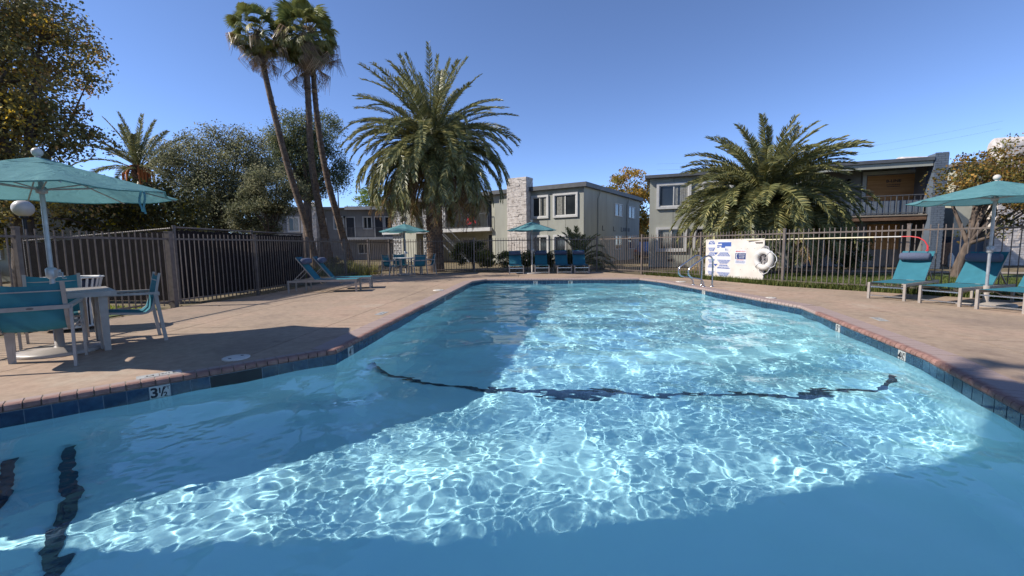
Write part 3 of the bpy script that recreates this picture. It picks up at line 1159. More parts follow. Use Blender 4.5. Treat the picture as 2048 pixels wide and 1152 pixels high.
# ================================================================ DINING CHAIRS AND TABLES
def chair(label, loc, ang, group):
    """sling armchair; faces local +x"""
    root = thing('dining_armchair', label, 'chair', loc, ang, group)
    fm = M['frame']
    W = 0.285
    for s in (-1, 1):
        y = W * s
        MB().bar((0.27, y, 0), (0.27, y, 0.645), 0.045, 0.024, up=(0, 1, 0)).build('leg', fm, root, off=(0, 0, 0))
        MB().bar((-0.34, y, 0), (-0.27, y, 0.645), 0.04, 0.024, up=(0, 1, 0)).build('leg', fm, root, off=(0, 0, 0))
        MB().bar((0.292, y, 0.655), (-0.30, y, 0.64), 0.045, 0.028).build('armrest', fm, root, off=(0, 0, 0))
        yi = (W - 0.035) * s
        P = [(0.26, 0.405), (0.22, 0.425), (0.05, 0.405), (-0.10, 0.385), (-0.175, 0.39), (-0.225, 0.43), (-0.255, 0.52), (-0.285, 0.66), (-0.335, 0.90)]
        mr = MB()
        for p, q in zip(P, P[1:]):
            mr.bar((p[0], yi, p[1]), (q[0], yi, q[1]), 0.024, 0.034, up=(0, 1, 0))
        mr.build('sling_rail', fm, root, off=(0, 0, 0))
    Wi = W - 0.045
    # sling: one taut cloth over seat and back, a little hollow across
    P = [(0.262, 0.385), (0.255, 0.412), (0.22, 0.432), (0.05, 0.412), (-0.10, 0.392), (-0.165, 0.398), (-0.212, 0.436), (-0.243, 0.525), (-0.272, 0.66), (-0.298, 0.78), (-0.322, 0.885)]
    vs, fs = [], []
    cols = 7
    for i, (x, z) in enumerate(P):
        t = i / (len(P) - 1)
        a, b = P[max(i - 1, 0)], P[min(i + 1, len(P) - 1)]
        nx, nz = (b[1] - a[1]), -(b[0] - a[0])
        ln = math.hypot(nx, nz)
        sag = -0.022 * math.sin(PI * min(1, t * 1.02))
        for c_ in range(cols):
            f = c_ / (cols - 1)
            h = sag * math.sin(PI * f)
            dip = 0.03 * math.sin(PI * f) if i == len(P) - 1 else 0
            vs.append((x - nx / ln * h * -1, -Wi + 2 * Wi * f, z - nz / ln * h * -1 - dip))
    nv = len(vs)
    fs = [(i * cols + c_, i * cols + c_ + 1, (i + 1) * cols + c_ + 1, (i + 1) * cols + c_) for i in range(len(P) - 1) for c_ in range(cols - 1)]
    MB().add(vs, fs, smooth=True).build('sling', M['teal_sling'], root, off=(0, 0, 0))
    # cross bar behind the back at arm height, with a small oval badge
    cb = MB().bar((-0.305, -W, 0.63), (-0.305, W, 0.63), 0.02, 0.042).build('back_bar', fm, root, off=(0, 0, 0))
    bd = MB()
    bd.add([(-0.3165, 0.028 * math.cos(2 * PI * k / 16), 0.63 + 0.011 * math.sin(2 * PI * k / 16)) for k in range(16)], [tuple(range(16))])
    bd.build('badge', M['metal_fence'], cb, off=(0, 0, 0))
    MB().bar((0.235, -W, 0.37), (0.235, W, 0.37), 0.022, 0.03).build('seat_bar', fm, root, off=(0, 0, 0))
    MB().bar((-0.31, -Wi, 0.80), (-0.31, Wi, 0.80), 0.012, 0.012).build('back_rod', fm, root, off=(0, 0, 0))
    return root


G1 = 'teal armchairs round the near umbrella table'
c0 = chair('teal sling armchair seen from behind, nearest to the camera at left', (-5.02, 4.52, 0), R(127), G1)
dup(c0, (-5.06, 5.60, 0), R(226), 'teal sling armchair seen from the side, right of the near slatted table', G1)
dup(c0, (-5.92, 5.50, 0), R(-47), 'teal sling armchair behind the near umbrella pole, facing the camera', G1)


def slat_table(label, loc, rot, side, group=None):
    root = thing('slatted_table', label, 'table', loc, rot, group)
    h = side / 2
    nS = 11
    pitch = (side - 0.10) / nS
    sl = MB().box((-h + 0.05, -pitch * 0.41, 0.70), (h - 0.05, pitch * 0.41, 0.722)).mesh('slat', M['frame'])
    for k in range(nS):
        y = -h + 0.05 + pitch * (k + 0.5)
        if abs(y) < 0.04:
            o = link('slat', sl, root, (0.0, y, 0))
        else:
            o = link('slat', sl, root, (0, y, 0))
    for s in (-1, 1):
        MB().box((-h, s * h - (0.05 if s > 0 else 0), 0.665), (h, s * h + (0.05 if s < 0 else 0), 0.724)).build('apron', M['frame'], root, off=(0, 0, 0))
        MB().box((s * h - (0.05 if s > 0 else 0), -h + 0.05, 0.665), (s * h + (0.05 if s < 0 else 0), h - 0.05, 0.724)).build('apron', M['frame'], root, off=(0, 0, 0))
    for sx in (-1, 1):
        for sy in (-1, 1):
            x, y = sx * (h - 0.12), sy * (h - 0.12)
            m = MB()
            w0, w1 = 0.042, 0.03
            vs = [(x + a * w1, y + b * w1, 0.0) for a, b in ((-1, -1), (1, -1), (1, 1), (-1, 1))] + [(x + a * w0, y + b * w0, 0.664) for a, b in ((-1, -1), (1, -1), (1, 1), (-1, 1))]
            m.add(vs, [(3, 2, 1, 0), (4, 5, 6, 7), (0, 1, 5, 4), (1, 2, 6, 5), (2, 3, 7, 6), (3, 0, 4, 7)])
            m.build('leg', M['frame'], root, off=(0, 0, 0))
    return root


slat_table('square slatted metal table with the near umbrella pole through it', (-5.46, 5.1, 0), R(49), 1.0)

# slatted steel litter bin by the fence
bin_ = thing('slatted_litter_bin', 'pale slatted round bin against the fence behind the near table', 'bin', (-6.78, 6.55, 0))
sm = MB()
for p, q in (((0.30, 0.06), (0.31, 0.45)), ((0.31, 0.45), (0.39, 0.79))):
    sm.bar((p[0], 0, p[1]), (q[0], 0, q[1]), 0.034, 0.007, up=(1, 0, 0))
sm = sm.mesh('slat', M['white'])
for k in range(30):
    link('slat', sm, bin_, (0, 0, 0), (0, 0, 2 * PI * k / 30))
MB().lathe([(0.375, 0.785), (0.41, 0.79), (0.42, 0.80), (0.41, 0.812), (0.375, 0.805), (0.375, 0.785)], 30).build('rim', M['white'], bin_, off=(0, 0, 0))
MB().lathe([(0.285, 0.05), (0.32, 0.05), (0.32, 0.075), (0.285, 0.075), (0.285, 0.05)], 30).build('base_ring', M['white'], bin_, off=(0, 0, 0))
MB().lathe([(0.001, 0.06), (0.27, 0.06), (0.285, 0.45), (0.34, 0.76)], 24).build('liner', M['pillow'], bin_, off=(0, 0, 0))

# far dining set
far_t = thing('dining_table', 'pale table under the small umbrella at the far left of the pool', 'table', (-4.6, 18.7, 0), R(10))
MB().lathe([(0.001, 0.70), (0.52, 0.70), (0.54, 0.705), (0.54, 0.735), (0.001, 0.738)], 28).build('table_top', M['white'], far_t, off=(0, 0, 0))
for k in range(4):
    a = PI / 4 + k * PI / 2
    MB().bar((0.34 * math.cos(a), 0.34 * math.sin(a), 0), (0.34 * math.cos(a), 0.34 * math.sin(a), 0.70), 0.05).build('leg', M['frame'], far_t, off=(0, 0, 0))
G2 = 'teal armchairs round the far umbrella table'
for x, y, a, lb in ((-5.02, 18.05, 50, 'distant teal armchair at the near left of the far table'),
                    (-3.98, 18.15, 128, 'distant teal armchair seen from behind at the near right of the far table'),
                    (-3.72, 18.95, 200, 'distant teal armchair right of the far table, next to the big palm trunk'),
                    (-4.95, 19.25, -60, 'distant teal armchair behind the far table, against the fence')):
    dup(c0, (x, y, 0), R(a), lb, G2)


# ================================================================ LOUNGERS
def lounger(label, loc, ang, group, length=1.82, width=0.58, back=R(53)):
    """chaise with its foot end at the origin, head end towards local +x"""
    root = thing('sun_lounger', label, 'lounger', loc, ang, group)
    fm, h, w = M['frame'], 0.34, width / 2
    for x, wd in ((0.025, 0.05), (length - 0.06, 0.04)):
        for s in (-1, 1):
            MB().box((x - wd / 2, s * w - 0.02, 0), (x + wd / 2, s * w + 0.02, h)).build('leg', fm, root, off=(0, 0, 0))
    for s in (-1, 1):
        MB().box((0.05, s * w - 0.018, h - 0.055), (length - 0.08, s * w + 0.018, h - 0.002)).build('side_rail', fm, root, off=(0, 0, 0))
    for z in (0.07, 0.25):
        MB().bar((0.025, -w + 0.02, z), (0.025, w - 0.02, z), 0.02, 0.022).build('foot_bar', M['steel'], root, off=(0, 0, 0))
    MB().bar((length - 0.06, -w + 0.02, 0.30), (length - 0.06, w - 0.02, 0.30), 0.022, 0.03).build('head_bar', fm, root, off=(0, 0, 0))
    MB().tube([(0.45, -w + 0.02, 0.29), (0.45, -w * 0.6, 0.235), (0.45, w * 0.6, 0.235), (0.45, w - 0.02, 0.29)], 0.011, 6).build('stretcher', fm, root, off=(0, 0, 0))
    MB().tube([(0.95, -w + 0.02, 0.29), (0.95, -w * 0.6, 0.235), (0.95, w * 0.6, 0.235), (0.95, w - 0.02, 0.29)], 0.011, 6).build('stretcher', fm, root, off=(0, 0, 0))
    hx = 1.10
    bl = 0.76
    bx, bz = math.cos(back), math.sin(back)
    # seat sling, slightly hollow
    vs, fs = [], []
    cols, rows = 6, 8
    for i in range(rows + 1):
        for c_ in range(cols + 1):
            f, t = c_ / cols, i / rows
            vs.append((0.01 + (hx - 0.01) * t, (-w + 0.012) + (width - 0.024) * f, h + 0.004 - 0.02 * math.sin(PI * f) * math.sin(PI * t)))
    fs = [(i * (cols + 1) + c_, (i + 1) * (cols + 1) + c_, (i + 1) * (cols + 1) + c_ + 1, i * (cols + 1) + c_ + 1) for i in range(rows) for c_ in range(cols)]
    MB().add(vs, fs, smooth=True).build('seat_sling', M['teal_sling'], root, off=(0, 0, 0))
    for s in (-1, 1):
        MB().bar((hx, s * (w - 0.035), h), (hx + bl * bx, s * (w - 0.035), h + bl * bz), 0.026, 0.032, up=(0, 1, 0)).build('back_rail', fm, root, off=(0, 0, 0))
        MB().bar((hx + bl * 0.5 * bx, s * (w - 0.06), h + bl * 0.5 * bz), (hx + 0.58, s * (w - 0.06), h - 0.04), 0.018, 0.02, up=(0, 1, 0)).build('prop', fm, root, off=(0, 0, 0))
    vs = []
    for i in range(rows + 1):
        for c_ in range(cols + 1):
            f, t = c_ / cols, i / rows
            sag = 0.03 * math.sin(PI * f) * math.sin(PI * t)
            vs.append((hx + bl * t * bx + 0.018 * -bz * -1 * 0 - (-sag) * bz * 1.0 * 0 - 0.02 * bz + sag * bz, (-w + 0.02) + (width - 0.04) * f, h + bl * t * bz + 0.02 * bx - sag * bx))
    MB().add(vs, fs, smooth=True).build('back_sling', M['teal_sling'], root, off=(0, 0, 0))
    # bolster pillow
    t = 0.74
    cx, cz = hx + bl * t * bx - 0.095 * bz, h + bl * t * bz + 0.095 * bx
    n_, mm = 12, [(0.0, 0.03), (0.015, 0.065), (0.05, 0.082), (0.5, 0.088), (0.95, 0.082), (0.985, 0.065), (1.0, 0.03)]
    P, rr = [], []
    for f, r_ in mm:
        P.append((cx, -w + 0.03 + (width - 0.06) * f, cz))
        rr.append(r_)
    pl = MB().tube(P, rr, 14).build('pillow', M['pillow'], root, off=(0, 0, 0))
    for f in (0.2, 0.8):
        y = -w + 0.03 + (width - 0.06) * f
        MB().bar((cx + 0.05 * bz, y, cz - 0.05 * bx), (hx + bl * bx - 0.025 * bz, y, h + bl * bz + 0.025 * bx), 0.03, 0.004, up=(0, 1, 0)).build('pillow_strap', M['pillow'], pl, off=(0, 0, 0))
    return root


GR = 'teal loungers on the right-hand deck'
l0 = lounger('teal sun lounger on the right deck, nearest to the white notice board', (7.61, 8.70, 0), R(30), GR)
dup(l0, (7.90, 7.90, 0), R(20), 'teal sun lounger under the right umbrella, second from the notice board', GR)
dup(l0, (8.10, 7.08, 0), R(17), 'teal sun lounger cut off by the right picture edge, farthest from the notice board', GR)
GL = 'teal loungers by the left fence'
dup(l0, (-4.27, 11.98, 0), R(188), 'teal sun lounger in front of the dark enclosure, the nearer of its pair', GL)
dup(l0, (-4.20, 12.86, 0), R(193), 'teal sun lounger in front of the dark enclosure, the farther of its pair', GL)
GF = 'teal loungers in a row at the far end of the pool'
for x, y, a, lb in ((0.20, 17.95, 92, 'first teal lounger of the far row, just left of the small umbrella pole'),
                    (1.27, 18.0, 88, 'second lounger of the far row, just right of the small umbrella pole'),
                    (2.20, 17.9, 90, 'third lounger of the far row, second from the gate'),
                    (2.90, 17.75, 87, 'last lounger of the far row, beside the gate')):
    dup(l0, (x, y, 0), R(a), lb, GF)


# ================================================================ POOL FITTINGS
def lid(label, x, y, r):
    root = thing('skimmer_lid', label, 'lid', (x, y, 0.004), random.uniform(0, 3), 'round white lids set in the deck')
    MB().lathe([(0.001, 0.010), (r * 0.93, 0.010), (r, 0.006), (r, -0.01)], 28).build('cover', M['valve_white'], root, off=(0, 0, 0))
    for s in (-1, 1):
        MB().lathe([(0.001, 0.0115), (0.018, 0.0115), (0.018, 0.009)], 8, (s * r * 0.55, 0, 0)).build('finger_hole', M['ink'], root, off=(0, 0, 0))


lid('round white skimmer lid in the shade by the chamfered corner', -3.06, 4.66, 0.135)
lid('round white skimmer lid on the left deck near the far corner', -2.02, 11.75, 0.15)
lid('round white skimmer lid on the right edge near the handrails', 5.28, 13.4, 0.15)
lid('small white lid on the right coping beyond the bend', 5.58, 9.2, 0.10)


def deck_marker(label, x, y, ang, num, half):
    root = thing('depth_marker', label, 'sign', (x, y, 0.002), ang, 'white depth markers set in the deck')
    MB().box((-0.17, -0.065, 0), (-0.003, 0.065, 0.0035)).build('marker_tile', M['tile_white'], root, off=(0, 0, 0))
    MB().box((0.003, -0.065, 0), (0.17, 0.065, 0.0035)).build('marker_tile', M['tile_white'], root, off=(0, 0, 0))
    w = MB()
    for body, sz, dx, dy in ([(num, 0.085, -0.115, 0), ('1/2', 0.06, -0.05, 0)] if half else [(num, 0.085, -0.08, 0)]) + [('FT', 0.07, 0.075, 0)]:
        V_, F_ = text_mb(body, sz, 0.001)
        w.add([(v.x + dx, v.y + dy, 0.0042) for v in V_], F_)
    w.build('depth_lettering', M['ink'], root, off=(0, 0, 0))


deck_marker('white 3½ FT depth marker upside down on the near left deck', -3.42, 4.06, R(222), '3', True)
deck_marker('white depth marker on the left deck beside the long pool edge', -2.38, 7.75, R(265), '4', False)
deck_marker('white depth marker on the right deck near the loungers', 5.62, 6.5, R(70), '5', False)

# two figure-four handrails
def handrail(label, x, y, ang):
    root = thing('pool_handrail', label, 'handrail', (x, y, 0), ang, 'stainless handrails at the pool edge')
    P = [(0.0, 0.0), (0.0, 0.66), (0.012, 0.75), (0.055, 0.82), (0.13, 0.85), (0.21, 0.83), (0.58, 0.585), (0.66, 0.515), (0.70, 0.43), (0.69, 0.345), (0.63, 0.275), (0.53, 0.24), (0.40, 0.225), (0.31, 0.19), (0.26, 0.12), (0.245, 0.0)]
    MB().tube([(-u, 0, z) for u, z in P], 0.0225, 10).build('rail', M['steel'], root, off=(0, 0, 0))
    for u in (0.0, 0.245):
        MB().lathe([(0.055, 0.004), (0.055, 0.014), (0.03, 0.028), (0.0225, 0.03)], 16, (-u, 0, 0)).build('escutcheon', M['steel'], root, off=(0, 0, 0))


handrail('stainless steel handrail at the right pool edge, the nearer of the two', 5.53, 11.82, R(5))
handrail('stainless steel handrail at the right pool edge, the farther of the two', 5.47, 12.36, R(5))


# ================================================================ NOTICE BOARD, LIFE RING, HOOK POLE
FA, FB = Vector((6.49, 14.78, 0)), Vector((7.57, 11.99, 0))
fd = (FB - FA).normalized()                       # along the fence, to the right as seen from the pool
fn = Vector((fd.y, -fd.x, 0))                     # towards the pool
if fn.dot(-FA) < 0:
    fn = -fn
bo = FA + fd * 0.26 + fn * 0.032                  # lower left corner of the board
board = thing('notice_board', 'cream notice board wired to the fence with blue pool rules', 'notice board', tuple(bo))
BW, BH0, BH1 = 2.17, 0.10, 1.31
MB().obox(bo + Vector((0, 0, BH0)), fd * BW, fn * 0.014, (0, 0, BH1 - BH0)).build('panel', M['board'], board)


def onb(u, v, d=0.0):
    """point on the board: u 0..1 across, v 0..1 up"""
    return bo + fd * (u * BW) + Vector((0, 0, BH0 + (BH1 - BH0) * v)) + fn * (0.014 + d)


def flat(name, poly, mat, d, parent, th=0.003):
    n_ = len(poly)
    P = [onb(u, v, d) for u, v in poly] + [onb(u, v, d + th) for u, v in poly]
    return MB().add(P, [tuple(reversed(range(n_))), tuple(range(n_, 2 * n_))] + [(i, (i + 1) % n_, n_ + (i + 1) % n_, n_ + i) for i in range(n_)]).build(name, mat, parent)


def btext(mbw, body, size, u, v, d, bold=0.0, sx=1.0):
    V_, F_ = text_mb(body, size, bold)
    o = onb(u, v, d)
    mbw.add([o + fd * (q.x * sx) + Vector((0, 0, q.y)) for q in V_], F_)


def uv(x, y):
    """measured position on the board, 0..1152 across and 0..795 down"""
    return (x / 1152, 1 - y / 795)


def rows(mbw, x0, x1, y0, y1, n_, d, seed, slope0=0.0, slope1=0.0):
    """runs of small print too fine to read: thin broken lines"""
    rr = random.Random(seed)
    for k in range(n_):
        y = y0 + (y1 - y0) * (k + 0.5) / n_
        a, b = x0 + slope0 * (k + 0.5) / n_, x1 + slope1 * (k + 0.5) / n_
        x = a
        while x < b - 8:
            w = min(rr.uniform(12, 34), b - x)
            h = (y1 - y0) / n_ * 0.26
            P = [onb(*uv(x, y - h), d), onb(*uv(x, y + h), d), onb(*uv(x + w, y + h), d), onb(*uv(x + w, y - h), d)]
            mbw.add(P, [(0, 1, 2, 3)])
            x += w + rr.uniform(5, 9)


def rule_sign(x0, x1, y0, y1, seed, top=None, bottom=None):
    """elongated eight-sided white plate with a blue trapezium above and below a white band"""
    h = y1 - y0
    sl = min(70, (x1 - x0) * 0.22)
    o = flat('rule_plate', [uv(x0, y0 + h * 0.36), uv(x0, y0 + h * 0.64), uv(x0 + sl, y1), uv(x1 - sl, y1), uv(x1, y0 + h * 0.64), uv(x1, y0 + h * 0.36), uv(x1 - sl, y0), uv(x0 + sl, y0)], M['sign_white'], 0.0, board)
    m = MB()
    k = 8
    for a, b, w0, w1 in ((y0 + 4, y0 + h * 0.34, sl, 6), (y0 + h * 0.66, y1 - 4, 6, sl)):
        m.add([onb(*uv(x0 + w0 + k, a), 0.0045), onb(*uv(x0 + w1 + k, b), 0.0045), onb(*uv(x1 - w1 - k, b), 0.0045), onb(*uv(x1 - w0 - k, a), 0.0045)], [(0, 1, 2, 3)])
    m.build('blue_print', M['sign_blue'], o)
    t = MB()
    if top:
        btext(t, top, 0.115, *uv((x0 + x1) / 2, y0 + h * 0.19), 0.006, 0.003, 0.8)
    else:
        rows(t, x0 + sl + 14, x1 - sl - 14, y0 + 8, y0 + h * 0.32, 4, 0.006, seed, -sl * 0.7, sl * 0.7)
    rows(t, x0 + 26, x1 - 26, y0 + h * 0.68, y1 - 8, 4, 0.006, seed + 50, sl * 0.7, -sl * 0.7)
    t.build('white_lettering', M['sign_white'], o)
    return o


rule_sign(45, 220, 24, 255, 1, top='NO')
rule_sign(45, 220, 270, 505, 2)
o = rule_sign(45, 220, 520, 770, 3)
rule_sign(245, 545, 270, 515, 4)
rule_sign(245, 545, 530, 780, 5, top='WARNING')
o = flat('rule_plate', [uv(245, 95), uv(245, 190), uv(300, 270), uv(490, 270), uv(550, 190), uv(550, 80), uv(500, 35), uv(310, 40)], M['sign_white'], 0.0, board)
m = MB()
for a, b, c_, d_ in ((270, 540, 62, 92), (250, 300, 95, 100), (350, 540, 92, 124), (250, 540, 124, 150), (340, 420, 150, 178), (250, 300, 160, 178)):
    m.add([onb(*uv(a, c_), 0.0045), onb(*uv(a, d_), 0.0045), onb(*uv(b, d_), 0.0045), onb(*uv(b, c_), 0.0045)], [(0, 1, 2, 3)])
m.build('blue_print', M['sign_blue'], o)
m = MB()
btext(m, '911', 0.11, *uv(455, 220), 0.006, 0.003, 0.8)
m.build('number_lettering', M['sign_blue'], o)
for x, y in ((225, 300), (225, 545)):
    oo = flat('rule_plate', [uv(x - 45, y - 22), uv(x, y + 30), uv(x + 45, y - 22)], M['sign_blue'], 0.006, board, 0.002)

ph = thing('emergency_sign', 'small white emergency call sign with telephone on the notice board', 'sign', tuple(onb(*uv(724, 500), 0)))
q = flat('plate', [uv(622, 222), uv(622, 510), uv(836, 510), uv(836, 222)], M['sign_white'], 0.0, ph)
m = MB()
m.add([onb(*uv(630, 284), 0.0045), onb(*uv(630, 408), 0.0045), onb(*uv(828, 408), 0.0045), onb(*uv(828, 284), 0.0045)], [(0, 1, 2, 3)])
m.build('blue_panel', pm('navy print', L(34, 52, 104), L(40, 58, 110), 20, 0.5), q)
m = MB()
btext(m, 'EMERGENCY CALL 911', 0.047, *uv(729, 252), 0.005, 0.0015, 0.74)
rows(m, 660, 800, 412, 432, 1, 0.005, 77)
m.build('red_lettering', M['sign_red'], q)
m = MB()
for i, t_ in enumerate(('TELEPHONE AND', 'YOUR ADDRESS', 'ARE LOCATED')):
    m = MB()
    btext(m, t_, 0.036, *uv(752, 308 + 36 * i), 0.006, 0.001, 0.78)
    m.build('white_lettering', M['sign_white'], q)
m = MB()
P = []
for k in range(9):                               # telephone handset
    a = R(-70 + 140 * k / 8)
    P.append((652 + 16 * (1 - math.cos(a)) * 1.2, 346 + 52 * math.sin(a) / math.sin(R(70))))
for k in range(len(P) - 1):
    wd = 9 if k in (0, 1, 6, 7) else 5
    m.add([onb(*uv(P[k][0] - wd, P[k][1]), 0.006), onb(*uv(P[k + 1][0] - wd, P[k + 1][1]), 0.006), onb(*uv(P[k + 1][0] + wd, P[k + 1][1]), 0.006), onb(*uv(P[k][0] + wd, P[k][1]), 0.006)], [(0, 1, 2, 3)])
m.build('handset_symbol', M['sign_white'], q)
m = MB()
rows(m, 640, 820, 436, 492, 3, 0.005, 78)
m.build('navy_lettering', M['sign_blue'], q)
for i, (x, y) in enumerate(((740, 12), (985, 10), (738, 195), (985, 195), (850, 195), (738, 615), (985, 625), (30, 25), (30, 770), (1135, 25), (1135, 775))):
    p = onb(*uv(x, y), 0)
    MB().obox(p - fd * 0.008 - Vector((0, 0, 0.008)), fd * 0.016, fn * 0.003, (0, 0, 0.016)).build('bolt', M['metal_fence'], board)

# life ring with its line, hung at the right end of the board
rc = onb(*uv(1190, 395), 0.10)
ring = thing('life_ring', 'white life ring with rope hung at the right end of the notice board', 'life ring', tuple(rc))
NT, NS, R0, R1 = 36, 14, 0.235, 0.085
vs, fs = [], []
for i in range(NT):
    a = 2 * PI * i / NT
    for k in range(NS):
        b = 2 * PI * k / NS
        rr = R0 + R1 * math.cos(b)
        vs.append(rc + fd * (rr * math.cos(a)) + Vector((0, 0, rr * math.sin(a))) + fn * (R1 * 0.8 * math.sin(b)))
for i in range(NT):
    for k in range(NS):
        i2, k2 = (i + 1) % NT, (k + 1) % NS
        fs.append((i * NS + k, i2 * NS + k, i2 * NS + k2, i * NS + k2))
MB().add(vs, fs, smooth=True).build('ring', M['white'], ring)
for a0 in (45, 135, 225, 315):
    a = R(a0)
    P = []
    for k in range(13):
        b = 2 * PI * k / 12
        rr = R0 + (R1 + 0.006) * math.cos(b)
        P.append(rc + fd * (rr * math.cos(a)) + Vector((0, 0, rr * math.sin(a))) + fn * ((R1 * 0.8 + 0.006) * math.sin(b)))
    MB().tube(P, 0.012, 6, cap=False).build('band', M['sign_white'], ring)
for a0, a1 in ((45, -45), (-45, -135)):
    P = []
    for k in range(9):
        a = R(a0 + (a1 - a0) * k / 8)
        rr = R0 + R1 + 0.012 + 0.055 * math.sin(PI * k / 8) + (0.03 if k == 4 else 0)
        P.append(rc + fd * (rr * math.cos(a)) + Vector((0, 0, rr * math.sin(a) - 0.02 * math.sin(PI * k / 8))) + fn * (0.03 * math.sin(k * 1.7)))
    MB().tube(P, 0.010, 6).build('grab_line', M['sign_white'], ring)
rope = thing('rope_coil', 'coiled grey throw rope hanging behind the life ring', 'rope', tuple(rc + Vector((0, 0, 0.4))))
rr_ = random.Random(5)
rp = MB()
for k in range(15):
    sx = rr_.uniform(0.05, 0.15)
    c_ = rc + Vector((0, 0, rr_.uniform(-0.02, 0.22))) - fn * rr_.uniform(0.015, 0.075) + fd * rr_.uniform(-0.04, 0.04)
    hh = rr_.uniform(0.16, 0.24)
    P = [c_ + fd * (sx * math.sin(2 * PI * j / 16)) + Vector((0, 0, hh * math.cos(2 * PI * j / 16))) + fn * rr_.uniform(-0.008, 0.008) for j in range(17)]
    rp.tube(P, 0.008, 5, cap=False)
rp.build('coils', pm('grey rope', L(176, 172, 172), L(120, 116, 118), 60, 0.9), rope)
MB().bar(onb(*uv(1000, 78), 0.012), onb(*uv(1120, 76), 0.012), 0.02, 0.03).build('hanger', M['metal_fence'], rope)

# shepherd's crook: long pale pole with a red hook, tied along the fence
p0 = onb(0.75, 0.965, 0.05)
seg2 = (Vector((9.02, 9.82, 0)) - FB).normalized()
p1 = Vector((8.93, 9.86, 1.285)) - fn * 0.0 + Vector((-0.09, -0.06, 0))
crook = thing('rescue_hook', "pale yellow rescue pole with a red hook tied along the right fence", 'rescue hook', tuple(p0))
pb = FB + fn * 0.07
pb.z = 1.262
pm_ = p0 + (p1 - p0) * 0.5
MB().tube([p0, p0 + (p1 - p0) * 0.86], 0.017, 8).build('pole', M['yellow_pole'], crook)
MB().tube([p0 + (p1 - p0) * 0.855, p1], 0.014, 8).build('hook_shaft', M['white'], crook)
hd = (p1 - p0).normalized()
hp = [p1 - hd * 0.22]
for s_, z in ((0.0, 0.0), (0.16, 0.0), (0.30, -0.03), (0.40, -0.10), (0.455, -0.20), (0.46, -0.29), (0.42, -0.37), (0.36, -0.42)):
    hp.append(p1 + hd * s_ + Vector((0, 0, z)))
MB().tube(hp, 0.012, 8).build('hook', M['red'], crook)
hp2 = [q_ + Vector((0.0, 0.0, -0.018)) + hd * 0.014 for q_ in hp[4:]]
MB().tube(hp2, 0.010, 6).build('hook', M['red'], crook)


# ================================================================ GLOBE LAMPS
def globe_lamp(label, x, y, z, r, base_z=0.0):
    root = thing('globe_lamp', label, 'lamp', (x, y, base_z), 0, 'globe lamps on posts')
    MB().tube([(0, 0, 0), (0, 0, z - r - base_z)], 0.04, 10).build('post', M['black'], root, off=(0, 0, 0))
    MB().lathe([(0.05, 0), (0.09, 0.03), (0.07, 0.07)], 14, (0, 0, z - r - 0.05 - base_z)).build('collar', M['black'], root, off=(0, 0, 0))
    MB().sphere((0, 0, z - base_z), r, 20, 14).build('globe', M['lamp_globe'], root, off=(0, 0, 0))


globe_lamp('white globe lamp on a dark post beyond the left fence', -12.3, 11.0, 2.29, 0.21)
globe_lamp('white globe lamp peeping above the far umbrella beside the big palm', -5.95, 24.0, 2.72, 0.21)

# ================================================================ BUILDINGS
def face(o, d, n):
    o, d, n = Vector((*o, 0)), Vector((*d, 0)).normalized(), Vector((*n, 0)).normalized()
    return lambda s, out, z: o + d * s + n * out + Vector((0, 0, z))


def fbox(m, P, s0, s1, o0, o1, z0, z1, mi=0):
    a = P(s0, o0, z0)
    return m.obox(a, P(s1, o0, z0) - a, P(s0, o1, z0) - a, (0, 0, z1 - z0), mi)


def part(name, mat, parent, P, s0, s1, o0, o1, z0, z1):
    return fbox(MB(), P, s0, s1, o0, o1, z0, z1).build(name, mat, parent)


def window(parent, P, s0, s1, z0, z1, surround=0.12, proud=0.09, blind='right', frame='white'):
    """sliding window: deep painted surround, white frame, two panes, blinds behind one of them"""
    w = MB()
    if surround:
        a = surround
        for q in ((s0, s1, z1 - a, z1), (s0, s1, z0, z0 + a), (s0, s0 + a, z0 + a, z1 - a), (s1 - a, s1, z0 + a, z1 - a)):
            fbox(w, P, q[0], q[1], -0.02, proud, q[2], q[3])
        s0, s1, z0, z1 = s0 + a, s1 - a, z0 + a, z1 - a
    else:
        fbox(w, P, s0, s1, -0.02, 0.0, z0, z1)
    root = w.build('window', M['trim'], parent)
    f = MB()
    t = 0.05
    mid = (s0 + s1) / 2
    for q in ((s0, s1, z1 - t, z1), (s0, s1, z0, z0 + t), (s0, s0 + t, z0 + t, z1 - t), (s1 - t, s1, z0 + t, z1 - t), (mid - t / 2, mid + t / 2, z0 + t, z1 - t)):
        fbox(f, P, q[0], q[1], 0.002, 0.045, q[2], q[3])
    f.build('frame', M['white'], root)
    for a, b in ((s0 + t, mid - t / 2), (mid + t / 2, s1 - t)):
        part('pane', M['glass'], root, P, a, b, 0.004, 0.012, z0 + t, z1 - t)
    if blind:
        a, b = (s0 + t, mid - t / 2) if blind == 'left' else (mid + t / 2, s1 - t)
        nB = max(4, int((b - a) / 0.085))
        bl = MB()
        rr = random.Random(int(s0 * 100) + int(z0 * 10))
        for k in range(nB):
            if rr.random() < 0.25:
                continue
            x0 = a + (b - a) * k / nB
            fbox(bl, P, x0 + 0.006, x0 + (b - a) / nB - 0.006, 0.013, 0.016, z0 + t + 0.02, z1 - t - 0.01)
        bl.build('blinds', M['blind'], root)
    return root


def siding(parent, P, s0, s1, z0, z1, mat, pitch=1.22, gap=0.016, out=0.0, name='siding_panel'):
    nP = max(1, round((s1 - s0) / pitch))
    w = (s1 - s0) / nP
    for k in range(nP):
        part(name, mat, parent, P, s0 + w * k + gap / 2, s0 + w * (k + 1) - gap / 2, out - 0.03, out, z0, z1)


